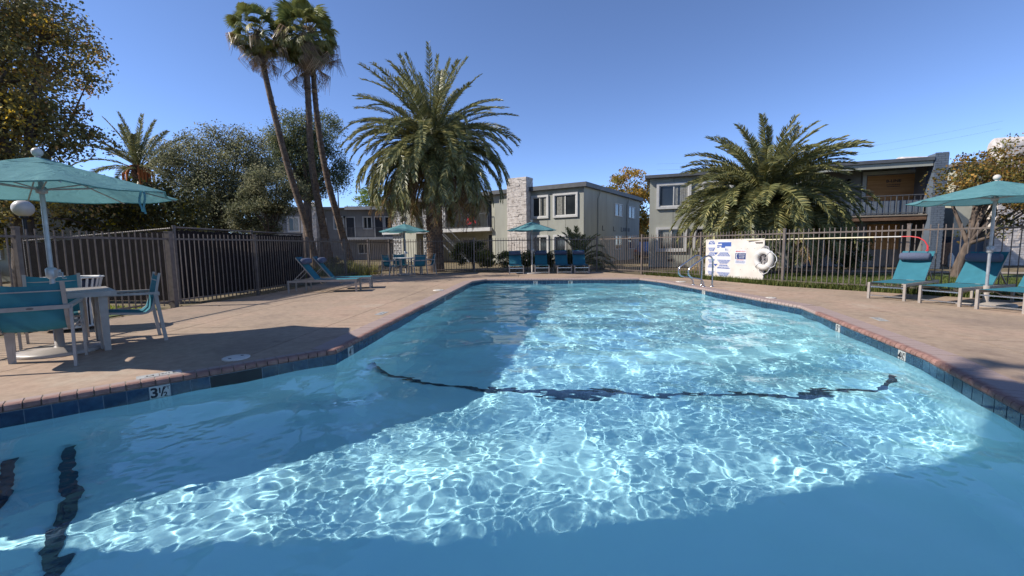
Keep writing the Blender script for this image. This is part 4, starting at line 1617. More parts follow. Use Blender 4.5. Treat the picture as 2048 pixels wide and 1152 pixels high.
def railing(parent, P, s0, s1, out, z0, z1, pitch=0.13, mat='fascia', name='railing'):
    m = MB()
    m.bar(P(s0, out, z1), P(s1, out, z1), 0.035)
    m.bar(P(s0, out, z0 + 0.08), P(s1, out, z0 + 0.08), 0.03)
    n_ = max(2, round((s1 - s0) / pitch))
    for k in range(n_ + 1):
        s = s0 + (s1 - s0) * k / n_
        m.bar(P(s, out, z0), P(s, out, z1), 0.035 if k % 8 == 0 else 0.016)
    return m.build(name, M[mat], parent)


def stack_stone(parent, P, s0, s1, o0, o1, z0, z1, seed, course=0.075):
    """courses of thin uneven split stones over a solid core, on the front and the two sides"""
    part('chimney_core', M['mortar'], parent, P, s0 + 0.02, s1 - 0.02, o0, o1 - 0.02, z0, z1 - 0.02)
    rr = random.Random(seed)
    m = MB()
    z = z0
    while z < z1 - 0.02:
        h = min(course * rr.uniform(0.65, 1.5), z1 - z)
        s = s0
        while s < s1 - 0.01:
            w = rr.uniform(0.18, 0.5)
            w = w if s + w < s1 - 0.1 else s1 - s
            p = rr.uniform(0.0, 0.035)
            fbox(m, P, s + 0.004, s + w - 0.004, o1 - 0.03, o1 + p, z + 0.004, z + h - 0.004)
            s += w
        for a, b in ((s0 - 0.0, s0 + 0.03), (s1 - 0.03, s1)):
            o = o0
            while o < o1 - 0.05:
                w = min(rr.uniform(0.18, 0.4), o1 - 0.03 - o)
                if w < 0.03:
                    break
                p = rr.uniform(0.0, 0.03)
                fbox(m, P, a - (p if a == s0 else 0), b + (p if b == s1 else 0), o + 0.004, o + w - 0.004, z + 0.004, z + h - 0.004)
                o += w
        z += h
    m.build('stone_facing', M['stone'], parent, kind='stuff')


# ---------------- centre block with the white stone chimney
CX, CY = 4.35, 26.0
U_, V_2 = (-0.8387, 0.5446), (0.5446, 0.8387)
N1, N2 = (-0.5446, -0.8387), (0.8387, -0.5446)
PF, PR = face((CX, CY), U_, N1), face((CX, CY), V_2, N2)
EH = 4.78
b1 = thing('apartment_block', 'grey green two-storey flat-roofed block with white stone chimney behind the far loungers', 'apartment block', (CX, CY, -0.03))
w = MB()
fbox(w, PF, 0.03, 6.5, -11.2, -0.03, 0.0, EH)
w.build('wall', M['groove'], b1)
siding(b1, PF, 0.0, 3.66, 0.0, EH, M['siding'])
siding(b1, PF, 5.15, 6.5, 0.0, EH, M['siding'])
siding(b1, PR, 0.0, 11.2, 0.0, EH, M['siding'])
r_ = MB()
fbox(r_, PF, -0.22, 6.6, -11.4, 0.22, EH, EH + 0.06)
r_.build('roof', M['roof'], b1)
fa = MB()
fbox(fa, PF, -0.25, 3.66, 0.02, 0.25, EH - 0.16, EH + 0.10)
fbox(fa, PF, 5.17, 6.6, 0.02, 0.25, EH - 0.16, EH + 0.10)
fbox(fa, PR, -0.02, 11.4, 0.02, 0.25, EH - 0.16, EH + 0.10)
fa.build('fascia', M['fascia'], b1)
window(b1, PF, 0.37, 2.04, 2.87, 4.34)
window(b1, PF, 2.36, 3.62, 2.87, 4.32, blind='left')
window(b1, PF, 0.37, 2.04, 0.55, 1.83, blind='left')
window(b1, PF, 2.36, 3.62, 0.55, 1.83)
window(b1, PR, 5.35, 6.95, 3.17, 4.06, surround=0.0)
window(b1, PR, 8.35, 9.95, 3.17, 4.06, surround=0.0, blind='right')
window(b1, PR, 5.35, 6.95, 0.82, 1.80, surround=0.0)
window(b1, PR, 8.35, 9.95, 0.82, 1.80, surround=0.0)
for s in (2.15, 7.9):
    d_ = MB()
    d_.tube([PR(s, 0.05, 0.05), PR(s, 0.05, 4.1), PR(s + 0.12, 0.08, 4.3), PR(s + 0.12, 0.16, 4.62)], 0.035, 8)
    d_.build('downspout', M['siding'], b1)
br = MB()
for s in (3.0, 5.1, 6.7):
    fbox(br, PR, s, s + 0.05, 0.002, 0.03, 2.10, 2.42)
    fbox(br, PR, s, s + 0.34, 0.002, 0.03, 2.10, 2.15)
br.build('wall_bracket', M['fascia'], b1)
ns = MB()
for k in range(4):
    fbox(ns, PR, 7.15 + k * 0.42, 7.15 + k * 0.42 + 0.3, 0.002, 0.025, 2.14, 2.40)
ns.build('number_plate', M['fascia'], b1)
stack_stone(b1, PF, 3.68, 5.15, -0.3, 0.52, 0.0, 5.52, 3)
for s in (1.4, 1.75):
    MB().tube([PF(s, -1.5, EH), PF(s, -1.5, EH + 0.32)], 0.07, 8).build('roof_vent', M['raw_wood'], b1)

# ---------------- balcony wing behind the big date palm
b2 = thing('balcony_wing', 'pale two-storey wing with balcony and pierced block screens behind the big date palm', 'apartment block', tuple(PF(6.5, 0, -0.03)))
RC = -1.9
w = MB()
fbox(w, PF, 6.5, 17.6, -9.5, RC - 0.03, 0.0, 4.7)
w.build('wall', M['groove'], b2)
siding(b2, PF, 6.5, 17.6, 0.0, 4.7, M['siding_cream'], out=RC)
part('end_wall', M['siding_cream'], b2, PF, 14.0, 15.6, RC, 0.0, 0.0, 4.7)
part('end_wall', M['siding_cream'], b2, PF, 6.5, 6.75, RC, 0.0, 0.0, 4.7)
part('balcony_slab', M['trim'], b2, PF, 6.76, 13.99, RC + 0.01, 0.25, 2.22, 2.46)
part('balcony_slab', M['trim'], b2, PF, 15.61, 17.6, RC + 0.01, 0.25, 2.22, 2.46)
part('roof', M['roof'], b2, PF, 6.61, 17.8, -9.6, 0.35, 4.70, 4.80)
part('fascia', M['fascia'], b2, PF, 6.61, 17.8, 0.35, 0.40, 4.58, 4.84)
railing(b2, PF, 6.8, 13.95, 0.2, 2.46, 3.42)
PB = face((PF(0, RC, 0).x, PF(0, RC, 0).y), U_, N1)
window(b2, PB, 9.4, 11.0, 3.1, 4.3)
window(b2, PB, 11.9, 13.4, 3.1, 4.3, blind='left')
window(b2, PB, 9.6, 11.0, 0.7, 1.85)
for s, z0, mt in ((7.55, 0.0, 'door_blue'), (7.6, 2.47, 'door_blue'), (16.2, 2.47, 'door_blue')):
    d_ = part('door', M[mt], b2, PB, s, s + 0.85, 0.0, 0.035, z0 + 0.03, z0 + 2.0)
    f = MB()
    for q in ((s - 0.08, s, z0, z0 + 2.0), (s + 0.85, s + 0.93, z0, z0 + 2.0), (s - 0.08, s + 0.93, z0 + 2.0, z0 + 2.08)):
        fbox(f, PB, q[0], q[1], 0.0, 0.05, q[2], q[3])
    f.build('door_frame', M['trim'], d_)


def screen(s0, s1, z0, z1):
    """pierced concrete block screen"""
    m = MB()
    p = 0.20
    nx, nz = max(1, round((s1 - s0) / p)), max(1, round((z1 - z0) / p))
    px, pz = (s1 - s0) / nx, (z1 - z0) / nz
    for i in range(nx + 1):
        fbox(m, PF, s0 + i * px - 0.022, s0 + i * px + 0.022, -0.12, 0.0, z0, z1)
    for j in range(nz + 1):
        fbox(m, PF, s0, s1, -0.118, -0.002, z0 + j * pz - 0.022, z0 + j * pz + 0.022)
    for i in range(nx):
        for j in range(nz):
            c0, z_ = s0 + (i + 0.5) * px, z0 + (j + 0.5) * pz
            if (i + j) % 2:
                a = PF(c0 - px / 2, -0.06, z_ - pz / 2)
                b = PF(c0 + px / 2, -0.06, z_ + pz / 2)
                m.bar(a, b, 0.05, 0.1)
    m.build('block_screen', M['trim'], b2, kind='stuff')


screen(11.7, 13.2, 0.0, 2.2)
screen(11.0, 13.2, 2.5, 4.55)
screen(15.65, 16.6, 0.0, 2.2)
screen(15.65, 16.6, 2.5, 4.55)
for o_ in (0.35, 1.3):
    h_ = MB()
    h_.bar(PF(8.5, o_, 0.9), PF(11.3, o_, 3.2), 0.035)
    h_.bar(PF(8.5, o_, 0.05), PF(11.3, o_, 2.35), 0.05, 0.10)
    for k in range(9):
        h_.bar(PF(8.6 + k * 0.33, o_, 0.15 + k * 0.27), PF(8.6 + k * 0.33, o_, 0.98 + k * 0.27), 0.018)
    h_.build('stair_rail', M['fascia'], b2)
bike = thing('red_bicycle', 'red bicycle parked on the balcony behind the big date palm', 'bicycle', tuple(PF(9.0, -0.6, 2.47)))
for s in (8.6, 9.55):
    m = MB()
    m.tube([PF(s + 0.3 * math.cos(2 * PI * k / 18), -0.6, 2.8 + 0.3 * math.sin(2 * PI * k / 18)) for k in range(19)], 0.02, 6, cap=False)
    m.build('wheel', M['black'], bike)
m = MB()
for a, b in (((8.6, 2.8), (8.75, 3.2)), ((8.75, 3.2), (9.3, 3.15)), ((8.8, 3.1), (9.1, 2.8)), ((9.1, 2.8), (9.32, 3.25)), ((9.1, 2.8), (9.55, 2.8)), ((9.55, 2.8), (9.3, 3.15))):
    m.bar(PF(a[0], -0.6, a[1]), PF(b[0], -0.6, b[1]), 0.045)
m.build('frame', M['red'], bike)
m = MB().bar(PF(8.72, -0.85, 3.28), PF(8.72, -0.35, 3.28), 0.04)
m.build('handlebar', M['black'], bike)
m = MB()
fbox(m, PF, 9.24, 9.46, -0.66, -0.54, 3.25, 3.31)
m.build('saddle', M['black'], bike)

# ---------------- grey block at the left, behind the fan palms
LX, LY = -24.2, 42.0
PL = face((LX, LY), (1, 0.03), (0.03, -1))
b3 = thing('apartment_block', 'grey shaded two-storey block with round-topped chimney behind the fan palm trunks', 'apartment block', (LX, LY, -0.03))
w = MB()
fbox(w, PL, 0.0, 14.6, -9, -0.03, 0.0, 4.95)
w.build('wall', M['groove'], b3)
siding(b3, PL, 0.0, 14.6, 0.0, 4.95, M['siding_grey'], pitch=2.0)
part('roof', M['roof'], b3, PL, -0.2, 14.9, -9.2, 0.3, 4.95, 5.05)
part('fascia', M['fascia'], b3, PL, -0.2, 7.4, 0.3, 0.36, 4.85, 5.12)
part('fascia', M['trim'], b3, PL, 8.4, 14.9, 0.9, 0.96, 4.78, 5.08)
part('roof_overhang', M['roof'], b3, PL, 8.4, 14.9, 0.3, 0.9, 4.95, 5.04)
window(b3, PL, 2.55, 3.75, 2.75, 4.25)
window(b3, PL, 5.6, 6.3, 2.9, 4.1)
window(b3, PL, 6.95, 7.98, 2.95, 4.25, surround=0.06)
window(b3, PL, 9.75, 10.7, 2.95, 4.2, surround=0.06, blind='left')
window(b3, PL, 11.85, 12.95, 2.95, 4.2, surround=0.06)
window(b3, PL, 9.2, 10.4, 0.55, 1.6, surround=0.06)
for s in (8.2, 10.95):
    d_ = part('door', M['door_dark'], b3, PL, s, s + 0.75, 0.0, 0.035, 2.2, 4.1)
    f = MB()
    for q in ((s - 0.08, s, 2.2, 4.1), (s + 0.75, s + 0.83, 2.2, 4.1), (s - 0.08, s + 0.83, 4.1, 4.18)):
        fbox(f, PL, q[0], q[1], 0.0, 0.05, q[2], q[3])
    f.build('door_frame', M['trim'], d_)
MB().sphere(PL(8.05, 0.14, 4.15), 0.11, 10, 8).build('wall_lamp', M['black'], b3)
part('balcony_slab', M['trim'], b3, PL, 8.0, 14.6, 0.0, 1.3, 1.92, 2.16)
railing(b3, PL, 8.05, 14.55, 1.25, 2.16, 3.05)
stack_stone(b3, PL, 4.1, 5.55, -0.2, 0.6, 0.0, 5.25, 9, course=0.12)
cap = MB()
cap.tube([PL(4.1, 0.2, 5.2), PL(5.55, 0.2, 5.2)], 0.40, 16)
cap.build('chimney_cap', M['stone'], b3)
MB().tube([PL(6.8, -2, 5.0), PL(6.8, -2, 7.1)], 0.06, 8).build('service_mast', M['fascia'], b3)
MB().tube([PL(6.8, -2, 6.9), PL(5.2, -2, 8.4)], 0.012, 5).build('guy_wire', M['fascia'], b3)

# ---------------- pale house at the far left beyond the lawn
b4 = thing('pale_house', 'pale stucco house wall behind the left lawn under the yellowing tree', 'house', (-21.0, 17.5, -0.03))
PH = face((-32.0, 17.5), (1, 0), (0, -1))
part('wall', M['siding_cream'], b4, PH, 0, 11.6, -8, 0.0, 0, 3.3)
part('roof', M['roof'], b4, PH, -0.3, 11.9, -8.3, 0.35, 3.3, 3.45)
part('fascia', M['trim'], b4, PH, -0.3, 11.9, 0.35, 0.39, 3.22, 3.47)
window(b4, PH, 10.2, 11.4, 0.9, 2.0, surround=0.07)
window(b4, PH, 7.4, 8.6, 0.9, 2.0, surround=0.07)

# ---------------- block on the right with the boarded window
AX, AY = 7.06, 22.2
DR, NR = (0.9363, -0.3512), (-0.3512, -0.9363)
PA = face((AX, AY), DR, NR)
EH2 = 4.45
b5 = thing('apartment_block', 'two-storey block with boarded-up balcony window behind the round date palm', 'apartment block', (AX, AY, -0.03))
w = MB()
fbox(w, PA, 0.03, 6.8, -8.0, -0.03, 0.0, EH2)
fbox(w, PA, 6.8, 11.7, -8.0, -1.43, 0.0, EH2)
w.build('wall', M['groove'], b5)
siding(b5, PA, 0.0, 6.8, 0.0, EH2, M['siding'])
PS = face((AX, AY), (-NR[0], -NR[1]), (-DR[0], -DR[1]))
siding(b5, PS, 0.0, 8.0, 0.0, EH2, M['siding'])
PQ = face((PA(0, -1.4, 0).x, PA(0, -1.4, 0).y), DR, NR)
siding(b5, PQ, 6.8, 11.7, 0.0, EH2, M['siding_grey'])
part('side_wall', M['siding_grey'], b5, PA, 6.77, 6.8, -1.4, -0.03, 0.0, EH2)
part('roof', M['roof'], b5, PA, -0.2, 11.15, -8.2, 0.2, EH2, EH2 + 0.07)
fa = MB()
fbox(fa, PA, -0.24, 11.15, 0.2, 0.26, EH2 + 0.02, EH2 + 0.16)
fa.build('gutter', M['fascia'], b5)
part('fascia', M['siding'], b5, PA, 6.82, 11.14, 0.12, 0.19, EH2 - 0.2, EH2 + 0.02)
window(b5, PA, 0.33, 1.95, 2.92, 4.2)
window(b5, PA, 0.33, 1.81, 0.78, 2.02, blind='left')
window(b5, PA, 2.10, 3.5, 0.78, 2.02)
window(b5, PA, 2.4, 3.8, 2.92, 4.2, blind='left')
for s in (0.9, 2.7):
    part('air_grille', M['groove'], b5, PA, s, s + 0.26, 0.0, 0.012, 0.30, 0.40)
# boarded window on the balcony
bw = MB()
t = 0.14
for q in ((9.3, 11.5, 4.2, 4.2 + t), (9.3, 9.3 + t, 2.75, 4.2), (11.5 - t, 11.5, 2.75, 4.2)):
    fbox(bw, PQ, q[0], q[1], 0.0, 0.06, q[2], q[3])
bwo = bw.build('boarded_window', M['trim'], b5)
part('plywood_sheet', M['plywood'], bwo, PQ, 9.3 + t + 0.04, 11.5 - t - 0.04, 0.0, 0.03, 2.95, 4.15)
m = MB()


def ptext(mm, body, size, s, z, bold=0.0, sx=1.0):
    V3, F3 = text_mb(body, size, bold)
    o = PQ(s, 0.0315, z)
    dd = Vector((*DR, 0))
    mm.add([o + dd * (q_.x * sx) + Vector((0, 0, q_.y)) for q_ in V3], F3)


ptext(m, 'B-LINE', 0.17, 10.45, 3.88, 0.006, 1.1)
rr = random.Random(4)
for z, wd in ((3.72, 0.5), (3.64, 0.46)):
    x = 10.45 - wd / 2
    while x < 10.45 + wd / 2:
        ww = rr.uniform(0.02, 0.05)
        a = PQ(x, 0.0315, z - 0.018)
        m.add([a, a + Vector((*DR, 0)) * ww, a + Vector((*DR, 0)) * ww + Vector((0, 0, 0.036)), a + Vector((0, 0, 0.036))], [(0, 1, 2, 3)])
        x += ww + 0.014
m.build('stencil_lettering', M['ink'], bwo)
MB().lathe([(0.05, -0.1), (0.08, -0.05), (0.08, 0.08), (0.03, 0.12)], 10, tuple(PQ(8.75, 0.12, 3.95))).build('wall_lamp', M['black'], b5)
part('balcony_slab', M['raw_wood'], b5, PA, 6.82, 11.14, -1.37, 0.0, 2.06, 2.24)
part('balcony_floor', M['concrete'], b5, PA, 6.82, 11.14, -1.37, 0.03, 2.245, 2.30)
part('kick_panel', M['siding_blue'], b5, PA, 7.0, 11.05, -0.16, -0.12, 2.34, 2.92)
railing(b5, PA, 6.85, 11.12, -0.03, 2.30, 3.12, pitch=0.2, mat='fascia')
for s in (8.0, 9.6):
    part('plywood_sheet', M['plywood'], b5, PQ, s, s + 1.2, 0.0, 0.03, 0.8, 1.95)
pier = part('brick_pier', M['siding_blue'], b5, PA, 11.17, 11.62, -0.35, 0.22, 0.0, 4.74)
part('side_wall', M['siding_grey'], b5, PA, 11.2, 11.6, -1.42, -0.352, 0.0, EH2 - 0.01)  # dark grey colour stands in for the shade on this recess wall
m = MB()
rr = random.Random(6)
z = 0.0
row = 0
while z < 4.72:
    s = 11.16 - (0.11 if row % 2 else 0)
    while s < 11.63:
        a, b = max(11.165, s), min(11.625, s + 0.22)
        if b - a > 0.03:
            fbox(m, PA, a + 0.006, b - 0.006, 0.215, 0.228 + rr.uniform(0, 0.006), z + 0.006, z + 0.084)
        s += 0.225
    z += 0.09
    row += 1
m.build('brick_facing', M['siding_blue'], pier, kind='stuff')
dome = thing('stone_chimney', 'round-shouldered white stone chimney rising behind the blue brick pier', 'chimney', (23.0, 24.5, -0.03))
pd = face((22.2, 24.5), (1, 0), (0, -1))
stack_stone(dome, pd, 0, 1.7, -1, 0, 0, 5.5, 12, 0.1)
MB().tube([pd(-0.1, -0.5, 5.42), pd(1.8, -0.5, 5.42)], 0.5, 14).build('cap', M['stone'], dome)

# ---------------- building at the right edge behind the autumn tree
b6 = thing('apartment_block', 'pale and slate painted block with tall white stone chimney behind the right-hand tree', 'apartment block', (20.9, 20.5, -0.03))
PG = face((20.9, 20.5), (1, -0.25), (-0.25, -1))
part('wall', M['siding_cream'], b6, PG, 0.0, 8.0, -7, 0.0, 1.35, 4.6)
part('lower_wall', M['siding_blue'], b6, PG, 0.0, 8.0, -7, 0.004, 0.0, 1.345)
part('roof', M['roof'], b6, PG, -0.2, 8.3, -7.2, 0.3, 4.6, 4.75)
stack_stone(b6, PG, 1.25, 2.75, -0.2, 0.55, 0, 5.4, 15, 0.11)
MB().tube([PG(1.2, 0.15, 5.35), PG(2.8, 0.15, 5.35)], 0.42, 14).build('chimney_cap', M['stone'], b6)
window(b6, PG, 3.5, 5.0, 2.9, 4.1)

wf = thing('board_fence', 'short weathered board fence between the right-hand blocks', 'fence', (19.8, 20.5, -0.03))
for k in range(9):
    x = 19.75 + k * 0.145
    MB().box((x, 20.5 + 0.01 * (k % 2), 0.0), (x + 0.13, 20.525 + 0.01 * (k % 2), 1.05 + 0.02 * ((k * 7) % 3))).build('board', M['raw_wood'], wf)
can = thing('white_canister', 'small white canister standing by the board fence', 'canister', (20.0, 19.6, -0.02))
MB().lathe([(0.10, 0), (0.11, 0.04), (0.11, 0.48), (0.06, 0.56), (0.05, 0.62), (0.001, 0.62)], 14).build('body', M['white'], can, off=(0, 0, 0))

# ---------------- unseen block added out of frame at the left, form guessed: its corner throws the near shade
tb = thing('apartment_block', 'unseen tall block added beside the pool so its corner shades the near water', 'apartment block', (-15.0, -6.0, -0.03))
MB().prism([(-7.7, -16), (-7.7, 2.09), (-24, 0.0), (-24, -16)], -0.03, 11.3).build('wall', M['siding_cream'], tb)
MB().prism([(-7.68, -16.1), (-7.68, 2.09), (-24.1, -0.02), (-24.1, -16.1)], 11.3, 11.42).build('roof', M['roof'], tb)
for z in (1.0, 3.8, 6.6, 9.4):
    for y in (-13, -9.5, -6, -2.5):
        o = MB().box((-7.7, y, z), (-7.66, y + 1.5, z + 1.2)).build('window', M['trim'], tb)
        MB().box((-7.66, y + 0.08, z + 0.08), (-7.65, y + 1.42, z + 1.12)).build('pane', M['glass'], o)

# ---------------- car in the gap between the two centre blocks
car = thing('parked_car', 'silver blue car seen in the gap between the two middle blocks', 'car', (11.3, 36.0, -0.02), R(65))
prof = [(-2.1, 0.35), (-2.15, 0.62), (-2.0, 0.86), (-1.35, 0.93), (-0.75, 1.38), (0.55, 1.42), (1.15, 0.98), (1.95, 0.86), (2.15, 0.6), (2.1, 0.35)]
P = [(x, y, z) for y in (-0.82, 0.82) for x, z in prof]
nn_ = len(prof)
P = [(x, y * (0.82 if z > 1.1 else 1), z) for x, y, z in P]
MB().add(P, [(i, (i + 1) % nn_, nn_ + (i + 1) % nn_, nn_ + i) for i in range(nn_)] + [tuple(reversed(range(nn_))), tuple(range(nn_, 2 * nn_))]).build('body', M['car_paint'], car, off=(0, 0, 0))
for s in (-1, 1):
    MB().add([(-1.2, s * 0.80, 0.96), (-0.72, s * 0.70, 1.33), (0.5, s * 0.70, 1.36), (1.02, s * 0.80, 1.0)], [(0, 1, 2, 3) if s < 0 else (3, 2, 1, 0)]).build('side_window', M['glass'], car, off=(0, 0, 0))
    for x in (-1.35, 1.35):
        wh = MB().tube([(x, s * 0.66, 0.32), (x, s * 0.85, 0.32)], 0.32, 18).build('wheel', M['black'], car, off=(0, 0, 0))
        MB().tube([(x, s * 0.84, 0.32), (x, s * 0.858, 0.32)], 0.2, 14).build('rim', M['steel'], wh, off=(0, 0, 0))
    MB().box((-2.17, s * 0.6 - 0.16, 0.6), (-2.05, s * 0.6 + 0.16, 0.76)).build('tail_light', M['red'], car, off=(0, 0, 0))
sh = thing('carport', 'low brown carport seen in the gap between the two middle blocks', 'carport', (12.5, 40.5, -0.02))
MB().box((9.5, 39.5, 1.55), (17, 44, 1.75)).build('roof', M['roof'], sh)
for x in (9.9, 13.2, 16.5):
    MB().box((x, 39.7, 0), (x + 0.14, 39.84, 1.55)).build('post', M['raw_wood'], sh)
MB().box((9.5, 43.8, 0), (17, 43.95, 1.5)).build('back_wall', pm('red brown boards', L(104, 60, 50), L(86, 50, 42), 4, 0.8), sh)

# ================================================================ VEGETATION
def unit(v):
    return v / np.maximum(1e-9, np.linalg.norm(v, axis=-1, keepdims=True))


def leaf_cloud(rng, centers, radii, per, size, cols, wts, flat=0.7, clump_tint=0.12, droop=0.0):
    """four-cornered folded leaves scattered round clump centres; returns verts, faces, tint"""
    nC = len(centers)
    n = nC * per
    ci = np.repeat(np.arange(nC), per)
    g = rng.normal(size=(n, 3))
    g = unit(g) * (rng.random((n, 1)) ** 0.55)
    g[:, 2] *= flat
    pos = centers[ci] + g * radii[ci][:, None]
    if droop:
        pos[:, 2] -= droop * rng.random(n) ** 2 * radii[ci]
    ax = unit(rng.normal(size=(n, 3)) + np.array([0, 0, -0.5 * (droop > 0)]))
    sd = unit(np.cross(ax, rng.normal(size=(n, 3))))
    up = np.cross(ax, sd)
    s = size * rng.uniform(0.6, 1.25, (n, 1))
    a = pos - ax * s * 0.5
    b = pos + sd * s * 0.34 + up * s * 0.10
    c = pos + ax * s * 0.5
    d = pos - sd * s * 0.34 + up * s * 0.10
    v = np.stack([a, b, c, d], 1).reshape(-1, 3)
    f = np.arange(4 * n).reshape(n, 4)
    col = np.array([L(*c_) for c_ in cols])
    pick = rng.choice(len(cols), n, p=np.array(wts) / sum(wts))
    # a clump tends to share a colour
    cp = rng.choice(len(cols), nC, p=np.array(wts) / sum(wts))
    use = rng.random(n) < 0.45
    pick = np.where(use, cp[ci], pick)
    t = col[pick] * rng.uniform(0.75, 1.25, (n, 1)) * 1.42 * (1 + clump_tint * rng.normal(size=(nC, 1)))[ci]
    return v, f, np.repeat(np.clip(t, 0.004, 0.9), 4, 0)


def tree(name, label, base, blobs, nclump, per, size, cols, wts, seed, trunk_r=0.2, rc=(0.5, 0.9), cat='tree', group=None, trunk_top=None, flat=0.75, droop=0.0, lean=(0, 0), shell=0.5, twigs=0, limbs=14):
    rng = np.random.default_rng(seed)
    root = thing(name, label, cat, base, 0, group)
    B = np.array(blobs, dtype=float)                      # world cx, cy, cz, rx, ry, rz
    vol = B[:, 3] * B[:, 4] * B[:, 5]
    bi = rng.choice(len(B), nclump, p=vol / vol.sum())
    dirs = unit(rng.normal(size=(nclump, 3)))
    rad = shell + (1 - shell) * rng.random((nclump, 1)) ** 0.7
    cen = B[bi, :3] + dirs * rad * B[bi, 3:6]
    cen[:, 2] = np.maximum(cen[:, 2], 0.25)
    radii = rng.uniform(rc[0], rc[1], nclump)
    v, f, t = leaf_cloud(rng, cen, radii, per, size, cols, wts, flat, droop=droop)
    v = v - np.array(base)
    link('crown', fast_mesh('crown', v, f, M['leafc'], t), root)
    # trunk with a slight bend, limbs out to the clumps
    ctr = B[:, :3].mean(0) - np.array(base)
    th = trunk_top if trunk_top else max(0.4, B[:, 2].min() - base[2])
    T = MB()
    top = Vector((ctr[0] * 0.35 + lean[0], ctr[1] * 0.35 + lean[1], th))
    pts = [Vector((0, 0, -0.1)), Vector((top.x * 0.25, top.y * 0.2, th * 0.35)), Vector((top.x * 0.6, top.y * 0.6, th * 0.7)), top]
    T.tube(pts, [trunk_r * 1.25, trunk_r, trunk_r * 0.85, trunk_r * 0.7], 10)
    rr = random.Random(seed)
    order = list(range(nclump))
    rr.shuffle(order)
    for k in order[:limbs]:
        e = Vector(cen[k] - np.array(base))
        m1 = top.lerp(e, 0.4) + Vector((rr.uniform(-.3, .3), rr.uniform(-.3, .3), rr.uniform(0.0, .5)))
        T.tube([top, m1, e], [trunk_r * 0.5, trunk_r * 0.3, trunk_r * 0.08], 6)
    for k in order[limbs:limbs + twigs]:
        e = Vector(cen[k] - np.array(base))
        j = min(order[:limbs], key=lambda q: (cen[q] - cen[k]) @ (cen[q] - cen[k]))
        s_ = top.lerp(Vector(cen[j] - np.array(base)), rr.uniform(0.5, 0.9))
        T.tube([s_, s_.lerp(e, 0.5) + Vector((0, 0, rr.uniform(-.1, .2))), e], [trunk_r * 0.16, trunk_r * 0.1, 0.008], 5)
    T.build('trunk', M['bark'], root, off=(0, 0, 0))
    return root


# ---- date palm fronds
def frond_mesh(name, Ln, bend, seed, cols, wts, n=62, ll=0.42, w=0.034, vee=0.35, droop=0.25, start=0.10, twist=0.0, ragged=0.0):
    rng = np.random.default_rng(seed)
    K = 14
    ts = np.linspace(0, 1, K + 1)
    th = -bend * ts ** 1.35
    seg = Ln / K
    P = [np.zeros(3)]
    for i in range(K):
        a = (th[i] + th[i + 1]) / 2
        P.append(P[-1] + seg * np.array([math.cos(a), 0, math.sin(a)]))
    P = np.array(P)
    yoff = twist * ts ** 2 * Ln
    P[:, 1] += yoff
    V, F, Tn, MI = [], [], [], []
    # stalk: three-sided taper
    def stalk_r(t):
        return 0.045 * (1 - t) ** 0.8 + 0.006 if t > 0.06 else 0.06
    for i in range(K + 1):
        a = th[i]
        up = np.array([-math.sin(a), 0, math.cos(a)])
        r = stalk_r(ts[i])
        V += [P[i] + np.array([0, r, 0]), P[i] + up * r * 0.6, P[i] - np.array([0, r, 0]), P[i] - up * r * 0.5]
        Tn += [np.array(L(146, 142, 84)) * 0.9] * 4
    for i in range(K):
        for k in range(4):
            k2 = (k + 1) % 4
            F.append((i * 4 + k, i * 4 + k2, (i + 1) * 4 + k2, (i + 1) * 4 + k))
    col = np.array([L(*c) for c in cols])
    for j in range(n):
        t = start + (1 - start) * (j + 0.5) / n
        x = t * K
        i = min(int(x), K - 1)
        fr = x - i
        p = P[i] * (1 - fr) + P[i + 1] * fr
        a = th[i] * (1 - fr) + th[i + 1] * fr
        tg = np.array([math.cos(a), 0, math.sin(a)])
        up = np.array([-math.sin(a), 0, math.cos(a)])
        prof = (0.30 + 0.70 * min(1, (t - start) / 0.16)) * (1.0 - 0.55 * max(0, (t - 0.55) / 0.45) ** 1.5)
        for s in (-1, 1):
            if ragged and rng.random() < ragged:
                continue
            l_ = ll * prof * rng.uniform(0.85, 1.1)
            fwd = 0.55 + 0.55 * t + rng.normal() * 0.08
            ve = vee * (1 if rng.random() < 0.6 else 0.25) + rng.normal() * 0.1
            d = tg * fwd + np.array([0, s * 1.0, 0]) + up * ve
            d /= np.linalg.norm(d)
            wd = np.cross(d, up if rng.random() < 0.5 else tg)
            wd /= np.linalg.norm(wd) + 1e-9
            ww = w * rng.uniform(0.85, 1.15) / 2
            mid = p + d * l_ * 0.5
            tip = p + d * l_ + np.array([0, 0, -droop * l_])
            c = col[rng.choice(len(cols), p=np.array(wts) / sum(wts))] * rng.uniform(0.75, 1.25)
            o = len(V)
            V += [p - wd * ww * 0.6, p + wd * ww * 0.6, mid + wd * ww, mid - wd * ww, tip + wd * ww * 0.12, tip - wd * ww * 0.12]
            Tn += [c] * 6
            F += [(o, o + 1, o + 2, o + 3), (o + 3, o + 2, o + 4, o + 5)]
    return fast_mesh(name, np.array(V), np.array(F), M['palmleaf'], np.array(Tn))


GREEN = [(130, 130, 84), (112, 116, 78), (152, 146, 92), (100, 106, 80), (168, 158, 104)]
GW = [4, 4, 2, 2, 1]
BROWN = [(150, 122, 92), (128, 98, 70), (172, 142, 100), (176, 138, 66)]
BWT = [3, 3, 2, 1]


def set_dir(o, loc, az, elev, roll=0.0):
    o.location = loc
    o.rotation_mode = 'XYZ'
    m = Matrix.Rotation(az, 4, 'Z') @ Matrix.Rotation(-elev, 4, 'Y') @ Matrix.Rotation(roll, 4, 'X')
    o.rotation_euler = m.to_euler('XYZ')


